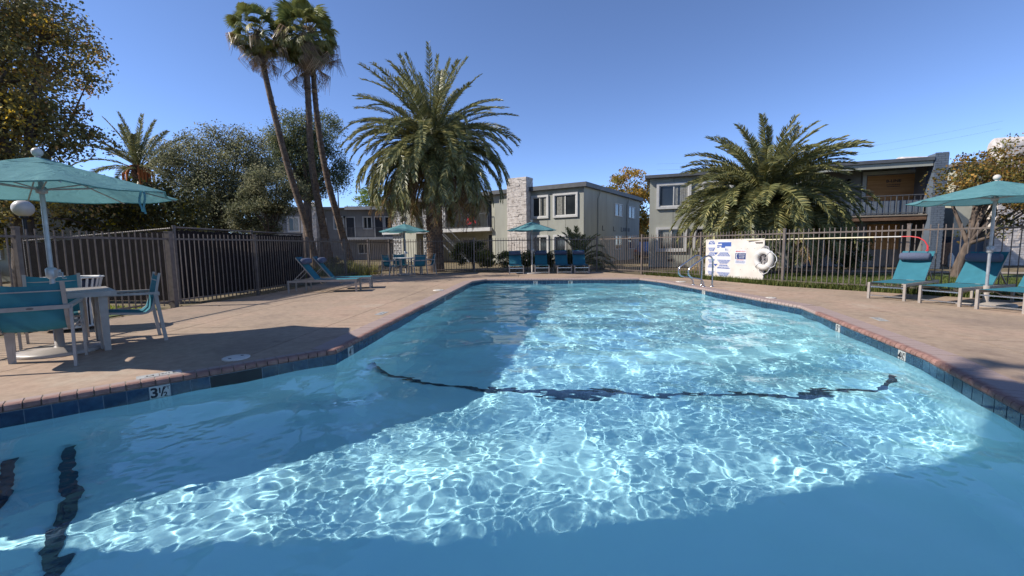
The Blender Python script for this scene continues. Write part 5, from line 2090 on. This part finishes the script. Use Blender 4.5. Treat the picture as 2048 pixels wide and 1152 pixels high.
def date_palm(label, base, crown_z, Ln, counts, seed, trunk_r=0.42, group=None, lean=(0, 0), scars=True, bend_k=1.0, dead=14, low_e=-48, size_w=1.0, ll=0.42, n=64):
    """counts: list of (number, elevation from, elevation to, bend) rings from the top down"""
    rr = random.Random(seed)
    root = thing('date_palm', label, 'palm tree', base, 0, group)
    T = MB()
    zt = crown_z
    pts = [(lean[0] * t * t, lean[1] * t * t, -0.1 + (zt + 0.1) * t) for t in (0, 0.15, 0.4, 0.7, 0.9, 1.0)]
    T.tube(pts, [trunk_r * 1.25, trunk_r * 1.05, trunk_r * 0.95, trunk_r * 0.95, trunk_r * 1.05, trunk_r * 0.6], 18)
    T.build('trunk', M['palm_bark'], root, off=(0, 0, 0))
    if scars:
        S = MB()
        nR = int(zt / 0.13)
        for i in range(nR):
            z = 0.05 + i * 0.13
            t = z / zt
            for k in range(13):
                a = 2 * PI * (k + 0.5 * (i % 2)) / 13 + rr.uniform(-0.08, 0.08)
                r = trunk_r * (0.97 + 0.08 * abs(t - 0.5))
                c = Vector((lean[0] * t * t, lean[1] * t * t, z))
                o_ = Vector((math.cos(a), math.sin(a), 0))
                sd = Vector((-math.sin(a), math.cos(a), 0))
                wd, h, pr = trunk_r * 0.26, 0.16, rr.uniform(0.045, 0.10) + (0.06 if t > 0.82 else 0)
                p = c + o_ * r * 0.93
                S.add([p - sd * wd, p + sd * wd, p + Vector((0, 0, h)) + o_ * pr - sd * wd * 0.55, p + Vector((0, 0, h)) + o_ * pr + sd * wd * 0.55, p + Vector((0, 0, h * 1.1)) - sd * wd * 0.4, p + Vector((0, 0, h * 1.1)) + sd * wd * 0.4],
                      [(0, 1, 3, 2), (2, 3, 5, 4), (0, 2, 4), (1, 5, 3)])
        S.build('leaf_bases', M['boots'], root, off=(0, 0, 0), kind='stuff')
    top = Vector((lean[0], lean[1], crown_z))
    ga = 0.0
    for ri, (n_, e0, e1, bd) in enumerate(counts):
        meshes = [frond_mesh('frond', Ln, R(bd) * bend_k * rr.uniform(0.85, 1.15), seed * 100 + ri * 10 + q, GREEN, GW, n=n, ll=ll, w=0.036 * size_w, vee=0.4 if e0 > 10 else 0.2, droop=0.12 if e0 > 20 else 0.3, twist=rr.uniform(-0.06, 0.06)) for q in range(3)]
        for k in range(n_):
            ga += 2.399963 + rr.uniform(-0.15, 0.15)
            e = R(rr.uniform(min(e0, e1), max(e0, e1)))
            o = link('frond', meshes[k % 3], root)
            loc = top + Vector((math.cos(ga), math.sin(ga), 0)) * (trunk_r * 0.55 * math.cos(e)) + Vector((0, 0, 0.25 * math.sin(e) - 0.12 * ri))
            set_dir(o, loc, ga, e, rr.uniform(-0.5, 0.5))
            s = rr.uniform(0.86, 1.06) * (0.88, 0.97, 1.0, 1.0, 0.9, 0.78)[ri]
            o.scale = (s, s, s)
    if dead:
        meshes = [frond_mesh('dead_frond', Ln * 0.92, R(42) * bend_k, seed * 100 + 90 + q, BROWN, BWT, n=48, w=0.026, vee=-0.1, droop=0.5, ragged=0.12) for q in range(2)]
        for k in range(dead):
            ga += 2.399963 + rr.uniform(-0.3, 0.3)
            o = link('dead_frond', meshes[k % 2], root)
            e = R(rr.uniform(low_e - 14, low_e + 12))
            set_dir(o, top + Vector((math.cos(ga), math.sin(ga), 0)) * trunk_r * 0.7 + Vector((0, 0, -0.45)), ga, e, rr.uniform(-0.6, 0.6))
    return root


date_palm('big date palm with drooping skirt of fronds behind the far table', (-3.75, 21.2, -0.03), 6.1, 4.4,
          [(18, 88, 62, 26), (38, 64, 38, 52), (62, 42, 14, 86), (64, 18, -6, 98), (44, -4, -24, 84), (22, -24, -44, 50)], 3, trunk_r=0.37, dead=40, low_e=-40, ll=0.36, n=92, size_w=1.15)
date_palm('low round date palm behind the notice board', (9.85, 16.9, -0.03), 2.75, 3.55,
          [(28, 86, 58, 48), (54, 64, 40, 78), (58, 44, 20, 100), (50, 22, 2, 112), (28, 6, -14, 104)], 5, trunk_r=0.42, dead=6, low_e=-20, ll=0.38, n=92, size_w=1.15)
sp = date_palm('small date palm with orange fruit stalks beside the yellowing tree', (-23.6, 28.0, -0.03), 6.5, 3.3,
               [(9, 86, 60, 20), (14, 60, 30, 46), (12, 30, -5, 66), (10, -30, -62, 40)], 8, trunk_r=0.36, dead=14, low_e=-66, n=92, ll=0.36, size_w=1.2)
m = MB()
rr = random.Random(2)
for k in range(9):
    a = rr.uniform(-2.6, 0.2)
    P = [Vector((0, 0, 6.6)), Vector((0.5 * math.cos(a), 0.5 * math.sin(a), 6.5)), Vector((0.8 * math.cos(a), 0.8 * math.sin(a), 6.0)), Vector((0.85 * math.cos(a), 0.85 * math.sin(a), 5.3))]
    m.tube(P, [0.03, 0.05, 0.09, 0.03], 6)
m.build('fruit_stalks', M['orange_fruit'], sp, off=(0, 0, 0))
date_palm('young palm seedling in front of the grey green block, behind the far loungers', (3.5, 22.3, -0.03), 0.35, 2.0,
          [(9, 82, 55, 38), (10, 55, 25, 60), (7, 25, 8, 60)], 21, trunk_r=0.12, dead=0, scars=False, ll=0.36, size_w=1.1)


# ---- fan palms
def fan_mesh(name, seed, cols, wts, pet=0.95, rad=0.85, spread=105, tip=0.5, fold=0.25, nseg=24, wk=1.15):
    rng = np.random.default_rng(seed)
    V, F, Tn = [], [], []
    col = np.array([L(*c) for c in cols])
    base_c = col[rng.choice(len(cols), p=np.array(wts) / sum(wts))]
    for i in range(6):                                  # petiole, arching a little
        t = i / 5
        r = 0.022 * (1 - 0.5 * t)
        p = np.array([pet * t, 0, -0.10 * t * t])
        V += [p + (0, r, 0), p + (0, 0, r), p - (0, r, 0), p - (0, 0, r)]
        Tn += [np.array(L(140, 128, 78))] * 4
    for i in range(5):
        for k in range(4):
            k2 = (k + 1) % 4
            F.append((i * 4 + k, i * 4 + k2, (i + 1) * 4 + k2, (i + 1) * 4 + k))
    hub = np.array([pet, 0, -0.10])
    da = 2 * R(spread) / nseg
    for s in range(nseg):
        a = -R(spread) + da * (s + 0.5)
        l_ = rad * (0.72 + 0.28 * math.cos(a * 0.8)) * rng.uniform(0.9, 1.08)
        d = np.array([math.cos(a), math.sin(a), -0.18 * abs(math.sin(a))])
        sd = np.array([-math.sin(a), math.cos(a), 0])
        z = fold * 0.10 * (1 if s % 2 else -1)
        w1 = l_ * 0.6 * math.tan(da / 2) * wk
        m1 = hub + d * l_ * 0.6 + np.array([0, 0, -0.05 * rad])
        tp = hub + d * l_ * (1 - 0.25 * tip) + np.array([0, 0, -0.05 * rad - tip * 0.42 * l_ * rng.uniform(0.7, 1.3)])
        c = base_c * 0.6 + 0.4 * col[rng.choice(len(cols), p=np.array(wts) / sum(wts))]
        c = c * rng.uniform(0.75, 1.2)
        o = len(V)
        V += [hub - sd * 0.008, hub + sd * 0.008, m1 + sd * w1 + (0, 0, z * 0.2), m1 - sd * w1 - (0, 0, z * 0.2), tp + sd * 0.006, tp - sd * 0.006]
        Tn += [c] * 6
        F += [(o, o + 1, o + 2, o + 3), (o + 3, o + 2, o + 4, o + 5)]
    return fast_mesh(name, np.array(V), np.array(F), M['palmleaf'], np.array(Tn))


FG = [(118, 128, 70), (98, 112, 64), (140, 140, 80), (88, 102, 64)]
FY = [(176, 152, 78), (150, 134, 74), (118, 118, 62)]
FB_ = [(150, 122, 90), (128, 100, 74), (166, 138, 102), (112, 88, 64)]
FANS_G = [fan_mesh('fan_leaf', 40 + i, FG, [3, 3, 2, 2], tip=0.55 + 0.18 * i, rad=0.72, pet=1.02) for i in range(4)]
FANS_Y = [fan_mesh('fan_leaf', 50 + i, FY, [1, 2, 2], tip=1.0, spread=80, rad=0.72) for i in range(2)]
FANS_B = [fan_mesh('dry_fan_leaf', 60 + i, FB_, [2, 2, 1, 2], pet=0.95, tip=1.7, spread=34, rad=1.0, nseg=10, wk=0.5) for i in range(3)]


def fan_palm(label, path, rads, seed, group, n_green=26, n_yel=9, n_dry=34, boots_to=0.75, size=1.0, skirt=1.9):
    rr = random.Random(seed)
    base = Vector(path[0])
    root = thing('fan_palm', label, 'palm tree', tuple(base), 0, group)
    pts = [Vector(p) - base for p in path]
    # smooth the trunk line
    fine, fr = [], []
    nP = len(pts)
    for i in range(nP - 1):
        p0, p1, p2, p3 = pts[max(i - 1, 0)], pts[i], pts[i + 1], pts[min(i + 2, nP - 1)]
        for j in range(5):
            t = j / 5
            fine.append(0.5 * ((2 * p1) + (p2 - p0) * t + (2 * p0 - 5 * p1 + 4 * p2 - p3) * t * t + (3 * p1 - p0 - 3 * p2 + p3) * t ** 3))
            fr.append(rads[i] * (1 - t) + rads[i + 1] * t)
    fine.append(pts[-1])
    fr.append(rads[-1])
    MB().tube(fine, fr, 12).build('trunk', M['palm_bark'], root, off=(0, 0, 0))
    S = MB()
    H = fine[-1].z
    for i in range(len(fine) - 1):
        for j in range(5):
            t = j / 5
            p, r = fine[i].lerp(fine[i + 1], t), fr[i] * (1 - t) + fr[i + 1] * t
            if p.z < 0.3 or p.z > H * boots_to:
                continue
            for k in range(7):
                if rr.random() < 0.3:
                    continue
                a = rr.uniform(0, 2 * PI)
                o_, sd = Vector((math.cos(a), math.sin(a), 0)), Vector((-math.sin(a), math.cos(a), 0))
                q = p + o_ * r * 0.9
                wd, h, pr = 0.035, rr.uniform(0.10, 0.20), rr.uniform(0.015, 0.06)
                S.add([q - sd * wd, q + sd * wd, q + Vector((0, 0, h)) + o_ * pr + sd * wd * 0.4, q + Vector((0, 0, h)) + o_ * pr - sd * wd * 0.4], [(0, 1, 2, 3)])
    S.build('leaf_bases', M['boots'], root, off=(0, 0, 0), kind='stuff')
    top = fine[-1]
    ga = rr.uniform(0, 6)
    for kind, n_, e0, e1, ms, nm in (('g', n_green, 82, -72, FANS_G, 'fan_leaf'), ('y', n_yel, 20, -62, FANS_Y, 'fan_leaf'), ('b', n_dry, 12, -84, FANS_B, 'dry_fan_leaf')):
        for k in range(n_):
            ga += 2.399963 + rr.uniform(-0.2, 0.2)
            e = R(e0 + (e1 - e0) * (k + 0.5) / n_ + rr.uniform(-8, 8))
            o = link(nm, ms[k % len(ms)], root)
            dz = 0.0 if kind == 'g' else (-0.15 if kind == 'y' else -0.1 - skirt * rr.random() ** 1.3)
            # follow the trunk down for the skirt
            set_dir(o, top + Vector((math.cos(ga) * 0.08, math.sin(ga) * 0.08, dz)) + (pts[-2] - top) * (-dz / max(0.3, (top - pts[-2]).z)) * Vector((1, 1, 0)).length * 0 , ga, e, rr.uniform(-0.7, 0.7))
            if kind == 'b' and dz < -0.3:
                d_ = (fine[-6] - top)
                o.location += Vector((d_.x, d_.y, 0)) * (-dz / max(0.5, -d_.z))
            s = size * rr.uniform(0.85, 1.1)
            o.scale = (s, s, s)
    return root


GP = 'tall fan palms behind the left fence'
fan_palm('tall leaning fan palm, left of the three, with the smaller crown', [(-9.95, 22, -0.03), (-10.35, 22, 2.3), (-11.14, 22, 5.35), (-11.87, 22, 9.2), (-12.2, 22, 11.7)], [0.21, 0.165, 0.145, 0.13, 0.12], 31, GP, 44, 22, 26, size=0.80, skirt=0.9)
fan_palm('tall fan palm with the widest shaggy crown, middle of the three', [(-9.3, 22.2, -0.03), (-9.62, 22.2, 2.3), (-10.0, 22.2, 5.35), (-10.0, 22.2, 8.8), (-9.95, 22.2, 11.6)], [0.23, 0.18, 0.155, 0.14, 0.13], 32, GP, 62, 34, 44, size=0.94, skirt=1.2)
fan_palm('tall fan palm whose bare trunk crosses behind the middle one, right of the three', [(-8.35, 22.6, -0.03), (-8.9, 22.6, 2.3), (-9.5, 22.6, 5.1), (-9.85, 22.7, 8.2), (-9.95, 22.8, 12.0)], [0.21, 0.17, 0.145, 0.13, 0.12], 33, GP, 20, 10, 16, size=0.80, skirt=0.9)
fan_palm('unseen small fan palm added at left so its crown shades the right deck', [(-6.9, 1.0, -0.03), (-6.9, 1.1, 3.5), (-6.9, 1.5, 7.0), (-6.9, 2.15, 10.1)], [0.2, 0.16, 0.14, 0.12], 34, None, 20, 4, 8, size=0.5, skirt=0.3)  # added out of view: placed and sized so its crown shades the right deck

# ---- broad-leaved trees
tree('yellowing_tree', 'large dark tree with yellowing leaves filling the upper left corner', (-17.5, 15.5, -0.03),
     [(-18.0, 15.5, 7.6, 3.9, 3.2, 3.6), (-17.9, 15, 10.4, 3.2, 2.6, 2.2), (-17.0, 15.3, 12.6, 2.2, 1.6, 1.3), (-16.1, 14.8, 4.6, 2.0, 2.2, 1.8), (-20.4, 16.5, 6.5, 3.2, 3, 3.2), (-14.2, 15, 6.1, 1.3, 1.2, 0.45), (-14.5, 14.8, 7.3, 0.9, 0.9, 0.4), (-15.0, 14.6, 8.7, 0.9, 0.9, 0.5), (-16.4, 14.5, 3.1, 2.6, 2.0, 0.9)],
     420, 170, 0.122, [(124, 116, 72), (106, 102, 66), (138, 120, 68), (190, 156, 54), (92, 90, 62), (148, 114, 70)], [5, 5, 3, 1.6, 4, 1.5], 101, trunk_r=0.34, rc=(0.4, 0.95), trunk_top=3.2, shell=0.3, twigs=70, limbs=22)
tree('low_tree', 'low dark spreading tree under the yellowing tree beyond the left fence', (-13.9, 17.6, -0.03),
     [(-14.2, 17.6, 2.75, 2.6, 1.6, 1.2), (-16.8, 17.9, 2.7, 2.4, 1.6, 1.2), (-19.2, 16.9, 2.6, 1.9, 1.3, 1.2)], 120, 80, 0.15, [(74, 72, 40), (98, 88, 42), (60, 60, 36), (164, 142, 40)], [4, 3, 3, 0.8], 102, trunk_r=0.14, rc=(0.4, 0.8), trunk_top=1.4, shell=0.2)
OL = [(104, 106, 78), (124, 122, 94), (82, 86, 64), (142, 138, 108), (66, 70, 52)]
tree('grey_green_tree', 'dense grey green tree between the small date palm and the fan palms', (-17.6, 26.5, -0.03),
     [(-17.4, 26.2, 5.6, 3.2, 2.4, 2.6), (-18.6, 26, 4.0, 2.4, 2.0, 2.4), (-16.0, 26, 6.4, 2.0, 1.8, 1.9), (-19.2, 26, 6.2, 1.6, 1.6, 1.3), (-16.2, 26, 3.4, 2.4, 1.8, 1.7)], 380, 200, 0.102, OL, [4, 3, 4, 1.5, 2], 103, trunk_r=0.25, rc=(0.5, 1.0), trunk_top=2.2, shell=0.45, twigs=40)
tree('grey_green_tree', 'smaller dense grey green tree just left of the fan palm trunks', (-13.6, 24.3, -0.03),
     [(-13.2, 24.2, 4.3, 1.6, 1.4, 1.5), (-14.2, 24.2, 3.0, 1.5, 1.4, 1.3)], 130, 190, 0.095, OL, [4, 3, 4, 1.5, 2], 104, trunk_r=0.16, rc=(0.35, 0.7), trunk_top=1.6, shell=0.4)
EU = [(86, 94, 66), (104, 108, 72), (70, 80, 60), (120, 116, 74), (58, 66, 52)]
tree('tall_loose_tree', 'tall loose tree with hanging foliage seen between the fan palm trunks', (-17.9, 38, -0.03),
     [(-18.6, 38, 11.2, 2.6, 2.2, 1.9), (-16.0, 38, 11.4, 1.6, 1.5, 1.5), (-19.6, 38, 8.6, 2.0, 2, 2.2), (-16.4, 38, 8.2, 2.4, 2, 2.2), (-18.0, 38, 9.4, 2.6, 2, 2.4), (-14.8, 38, 6.9, 1.2, 1, 1.0), (-18.0, 38, 6.4, 2.2, 1.6, 1.0)], 240, 170, 0.14, EU, [4, 3, 4, 2, 2], 105, trunk_r=0.42, rc=(0.5, 0.95), trunk_top=5.2, droop=0.9, shell=0.45, limbs=22)
tree('pine_like_tree', 'bright green tree peeping over the grey block left of the big date palm', (-18.6, 58, -0.03),
     [(-18.8, 58, 6.8, 2.0, 2, 2.2), (-16.8, 58, 7.4, 1.7, 2, 2.0), (-20.4, 58, 5.6, 1.6, 1.6, 1.5)], 90, 70, 0.24, [(112, 126, 62), (92, 108, 54), (136, 142, 74)], [3, 3, 1], 106, trunk_r=0.25, rc=(0.5, 0.9), trunk_top=4, shell=0.4)
AU = [(146, 118, 54), (164, 130, 58), (120, 114, 56), (132, 94, 52), (100, 102, 52)]
tree('orange_tree', 'tall tree in orange autumn leaf rising between the two middle blocks', (11.6, 44, -0.03),
     [(11.9, 44, 6.2, 2.2, 2, 2.6), (10.2, 44, 5.4, 1.5, 1.6, 1.7), (13.2, 44, 5.0, 1.6, 1.6, 2.0), (12.0, 44, 3.4, 2.4, 2, 1.5)], 170, 80, 0.22, AU, [3, 3, 3, 1.5, 2], 107, trunk_r=0.25, rc=(0.5, 0.95), trunk_top=2.5, shell=0.3, twigs=20)
tree('leaning_tree', 'leaning tree turning brown and gold behind the right umbrella', (14.05, 13.6, -0.03),
     [(14.1, 13.6, 3.1, 0.75, 0.9, 0.95), (15.5, 13.8, 3.5, 1.0, 1.0, 0.8), (16.6, 13.8, 3.2, 1.3, 1.2, 1.2), (16.2, 13.4, 1.75, 1.3, 1.0, 0.45), (14.8, 13.6, 2.6, 0.9, 0.9, 0.7), (14.6, 13.5, 1.5, 0.6, 0.6, 0.3)], 170, 62, 0.09, [(108, 98, 52), (132, 104, 52), (88, 88, 48), (154, 116, 54), (98, 74, 44)], [4, 3, 3, 2, 1], 108, trunk_r=0.13, rc=(0.22, 0.42), trunk_top=1.1, lean=(-0.1, 0), shell=0.2, twigs=60, limbs=16, flat=0.8)
BU = [(92, 98, 48), (76, 84, 42), (114, 112, 56)]
tree('green_bush', 'tall green bush between the boarded block and the right-hand block', (21.5, 24.5, -0.03),
     [(21.3, 24.5, 1.6, 1.0, 0.8, 1.3), (22.3, 24.5, 1.3, 0.9, 0.8, 1.0)], 60, 70, 0.13, [(128, 132, 62), (108, 116, 54), (146, 142, 76)], [3, 3, 1], 109, trunk_r=0.08, rc=(0.3, 0.5), cat='bush', trunk_top=0.5, shell=0.2)
bt = thing('bare_tree', 'leafless tree rising behind the tall green bush at right', 'tree', (23.5, 28, -0.03))
m = MB()
rr = random.Random(9)


def branch(p, d, ln, r, depth):
    e = p + d * ln
    m.tube([p, p.lerp(e, 0.5) + Vector((rr.uniform(-.05, .05), 0, rr.uniform(-.03, .06))) * ln, e], [r, r * 0.8, r * 0.6], 5)
    if depth:
        for k in range(3):
            nd = (d + Vector((rr.uniform(-.8, .8), rr.uniform(-.6, .6), rr.uniform(-.1, .6)))).normalized()
            branch(p.lerp(e, rr.uniform(0.55, 1.0)), nd, ln * rr.uniform(0.55, 0.8), r * 0.55, depth - 1)


branch(Vector((0, 0, -0.1)), Vector((0.05, 0, 1)), 1.7, 0.11, 5)
m.build('branches', M['bark'], bt, off=(0, 0, 0))
GB = 'trees far behind the buildings'
for i, (x, y, z, r) in enumerate(((-34, 62, 4.0, 3.4), (-44, 58, 4.6, 3.8), (-9, 66, 3.0, 3.0), (4, 70, 3.2, 3.2), (18, 64, 3.0, 3.0), (30, 55, 3.0, 2.6), (40, 48, 3.4, 3.0), (-54, 44, 4.4, 3.6), (33, 40, 2.6, 2.4))):
    tree('background_tree', 'dim green tree far off, ' + ('beyond the grey green trees', 'at the far left behind the yellowing tree', 'behind the balcony wing', 'behind the white stone chimney', 'behind the gap of the two middle blocks', 'behind the boarded block', 'behind the tall green bush', 'beyond the pale house', 'behind the round-shouldered chimney')[i], (x, y, -0.03), [(x, y, z, r, r, r * 0.8), (x + r * 0.7, y, z * 0.8, r * 0.7, r * 0.7, r * 0.6)], 70, 60, 0.34, [(86, 92, 54), (72, 80, 48), (104, 102, 58)], [3, 3, 1], 200 + i, trunk_r=0.25, rc=(0.7, 1.3), trunk_top=1.5, group=GB)

# ---- shrubs along the fences
tree('clipped_hedge', 'dark clipped hedge with sunlit top right of the big palm trunk', (-2.0, 22.6, -0.03),
     [(-2.55, 22.5, 0.85, 0.55, 0.5, 0.55), (-1.75, 22.6, 0.9, 0.6, 0.5, 0.5)], 70, 90, 0.075, [(70, 78, 38), (88, 94, 44), (52, 58, 32)], [4, 2, 3], 120, trunk_r=0.05, rc=(0.18, 0.32), cat='hedge', trunk_top=0.4, shell=0.6, limbs=6)
for i, (x, y, h, w_, lb, cs) in enumerate(((-1.2, 21.3, 0.55, 0.62, 'leafy green shrub behind the fence, left of the first far lounger', BU), (-0.2, 21.2, 0.55, 0.55, 'leafy green shrub behind the first far lounger', BU),
                                           (0.75, 21.0, 0.5, 0.5, 'leafy green shrub behind the small far umbrella pole', BU), (1.75, 21.0, 0.45, 0.42, 'dark leafy shrub behind the second and third far loungers', [(60, 66, 38), (80, 84, 44)]),
                                           (2.9, 21.4, 0.4, 0.45, 'dark leafy shrub at the foot of the palm seedling', [(54, 60, 36), (76, 80, 44)]),
                                           (11.75, 14.9, 0.75, 0.62, 'dark round shrub under the boarded block, behind the right fence', [(62, 72, 36), (48, 56, 30)]),
                                           (8.9, 17.9, 0.4, 0.5, 'low dark shrub at the foot of the low round palm', [(60, 66, 36), (80, 80, 44)]))):
    tree('shrub', lb, (x, y, -0.03), [(x, y, h, w_, w_ * 0.8, h * 0.8)], 40, 60, 0.08, cs, [1] * len(cs), 130 + i, trunk_r=0.03, rc=(0.14, 0.26), cat='shrub', trunk_top=0.2, shell=0.35, limbs=6)
for i, (x, y) in enumerate(((-8.6, 12.2), (-9.6, 17.8), (-7.55, 18.6), (-20.8, 16.9), (-22.6, 16.9))):
    lb = ('low dry shrub between the picket fence and the slatted enclosure', 'grey shrub at the foot of the fan palms', 'low shrub at the fence corner left of the far table', 'dark clipped shrub under the window of the pale house', 'dark clipped shrub against the pale house at the picture edge')[i]
    tree('shrub', lb, (x, y, -0.03), [(x, y, 0.4, 0.6, 0.5, 0.36)], 30, 50, 0.08, [(84, 84, 50), (110, 98, 60), (64, 66, 42)], [2, 1, 2], 150 + i, trunk_r=0.03, rc=(0.14, 0.28), cat='shrub', trunk_top=0.2, shell=0.3, limbs=5)


# ---- blades: lawns, the grassy strip outside the right fence, clumps by the left fence
def blades(name, pts, h, w, cols, wts, seed, lean=0.5):
    rng = np.random.default_rng(seed)
    n = len(pts)
    a = rng.uniform(0, 2 * PI, n)
    hh = h * rng.uniform(0.5, 1.3, n)
    sd = np.stack([np.cos(a), np.sin(a), np.zeros(n)], 1) * w / 2
    ln = np.stack([np.cos(a + 1.57), np.sin(a + 1.57), np.zeros(n)], 1) * (hh * lean * rng.random(n))[:, None]
    p = np.asarray(pts)
    up = np.zeros((n, 3))
    up[:, 2] = hh
    v = np.stack([p - sd, p + sd, p + up * 0.6 + ln * 0.4 + sd * 0.7, p + up * 0.6 + ln * 0.4 - sd * 0.7, p + up + ln + sd * 0.15, p + up + ln - sd * 0.15], 1).reshape(-1, 3)
    i = np.arange(n)[:, None] * 6
    f = np.concatenate([i + np.array([[0, 1, 2, 3]]), i + np.array([[3, 2, 4, 5]])], 0)
    col = np.array([L(*c) for c in cols])
    t = col[rng.choice(len(cols), n, p=np.array(wts) / sum(wts))] * rng.uniform(0.75, 1.25, (n, 1))
    o = link(name, fast_mesh(name, v, f, M['grassm'], np.repeat(t, 6, 0)))
    tag(o, kind='stuff')
    return o


def scatter(poly, n, seed, z=-0.012):
    rng = np.random.default_rng(seed)
    P = np.array(poly)
    lo, hi = P.min(0), P.max(0)
    out = np.zeros((0, 2))
    while len(out) < n:
        c = rng.uniform(lo, hi, (n * 2, 2))
        out = np.concatenate([out, c[inside(poly, c[:, 0], c[:, 1])]])
    out = out[:n]
    return np.concatenate([out, np.full((n, 1), z)], 1)


GC = [(100, 110, 54), (82, 96, 46), (126, 126, 72), (72, 84, 42)]
blades('grass', scatter([(5.3, 17.6), (6.35, 14.7), (7.4, 11.85), (8.85, 9.85), (11.6, 6.45), (14.5, 6), (16, 12.5), (12.5, 15.2), (9.5, 17.2), (7.0, 18.6)], 42000, 1), 0.07, 0.012, GC, [3, 3, 1, 2], 1)
blades('grass', scatter([(5.25, 17.1), (6.3, 14.6), (7.35, 11.8), (8.8, 9.8), (11.4, 6.45), (11.75, 6.5), (9.1, 10.1), (7.65, 12.1), (6.6, 14.95), (5.5, 17.4)], 9000, 2), 0.15, 0.014, GC, [3, 3, 2, 2], 2, 0.8)
blades('grass', scatter([(-26, 10), (-8.0, 7.0), (-7.5, 9.0), (-12.3, 9.9), (-21, 14.5), (-26, 17)], 26000, 3), 0.07, 0.02, [(150, 156, 62), (128, 140, 52), (166, 162, 80)], [3, 3, 1], 3)
YG = [(150, 146, 78), (120, 122, 60), (176, 160, 100), (92, 100, 52)]
gpts = []
rgx = np.random.default_rng(8)
for k in range(26):
    c = np.array([rgx.uniform(-8.6, -6.4), rgx.uniform(17.0, 21.4)])
    if c[0] > -6.75 + max(0, c[1] - 17.4) * 0.27:
        continue
    gpts.append(np.concatenate([c + rgx.normal(size=(110, 2)) * 0.16, np.full((110, 1), -0.03)], 1))
blades('grass_clumps', np.concatenate(gpts), 0.5, 0.02, YG, [3, 3, 2, 2], 4, 0.7)
# litter, pebbles and dead leaves along the foot of the fences
def litter(name, line, n, spread, seed, size, cols, z=-0.03, hk=0.8):
    rng = np.random.default_rng(seed)
    P = np.array(line)
    seg = rng.integers(0, len(P) - 1, n)
    t = rng.random((n, 1))
    c = P[seg] * (1 - t) + P[seg + 1] * t + rng.normal(size=(n, 2)) * spread
    a = rng.uniform(0, 2 * PI, n)
    s = size * rng.uniform(0.5, 1.4, n)
    vs = []
    for k, (dx, dy, dz) in enumerate(((-1, -.6, 0), (1, -.5, 0), (.9, .6, 0), (-.8, .7, 0), (0, 0, 1))):
        x, y = dx * np.cos(a) - dy * np.sin(a), dx * np.sin(a) + dy * np.cos(a)
        vs.append(np.stack([c[:, 0] + x * s, c[:, 1] + y * s, np.full(n, z) + dz * s * hk + (0.002 if dz == 0 else 0)], 1))
    v = np.stack(vs, 1).reshape(-1, 3)
    i = np.arange(n)[:, None] * 5
    f = np.concatenate([i + np.array([[0, 1, 4]]), i + np.array([[1, 2, 4]]), i + np.array([[2, 3, 4]]), i + np.array([[3, 0, 4]])], 0)
    col = np.array([L(*q) for q in cols])
    o = link(name, fast_mesh(name, v, f, M['leafc'], np.repeat(col[rng.choice(len(cols), n)], 5, 0)))
    tag(o, kind='stuff')


litter('pebbles', [(-7.2, 5.0), (-6.95, 9.0), (-6.45, 11.3), (-6.4, 17.3), (-5.9, 19.2), (-5.0, 20.0), (3.6, 19.35)], 1500, 0.10, 5, 0.03, [(150, 138, 122), (118, 106, 92), (176, 166, 152), (96, 80, 62)])
litter('scattered_leaves', [(-6.6, 9.2), (-5.8, 12.5), (-4.6, 16.5), (-1.5, 17.6), (3.2, 17.2), (5.6, 14.2), (7.2, 10.8)], 110, 0.55, 16, 0.022, [(126, 98, 62), (150, 122, 78), (100, 80, 56)], 0.002, 0.25)
litter('fallen_leaves', [(5.1, 16.9), (6.3, 14.55), (7.35, 11.85), (8.8, 9.85), (11.3, 6.5)], 700, 0.12, 6, 0.028, [(150, 118, 70), (176, 160, 140), (120, 92, 58), (190, 184, 172)])

# ---- overhead wires far behind
wr = thing('overhead_wires', 'thin overhead wires crossing the sky behind the right-hand buildings', 'wires', (0, 60, 9))
m = MB()
for z0, z1 in ((11.2, 14.6), (12.0, 15.5)):
    m.tube([(20 + 40 * t, 60 - 6 * t, z0 + (z1 - z0) * t - 1.2 * math.sin(PI * t)) for t in [i / 12 for i in range(13)]], 0.006, 4)
m.build('wire', M['groove'], wr)
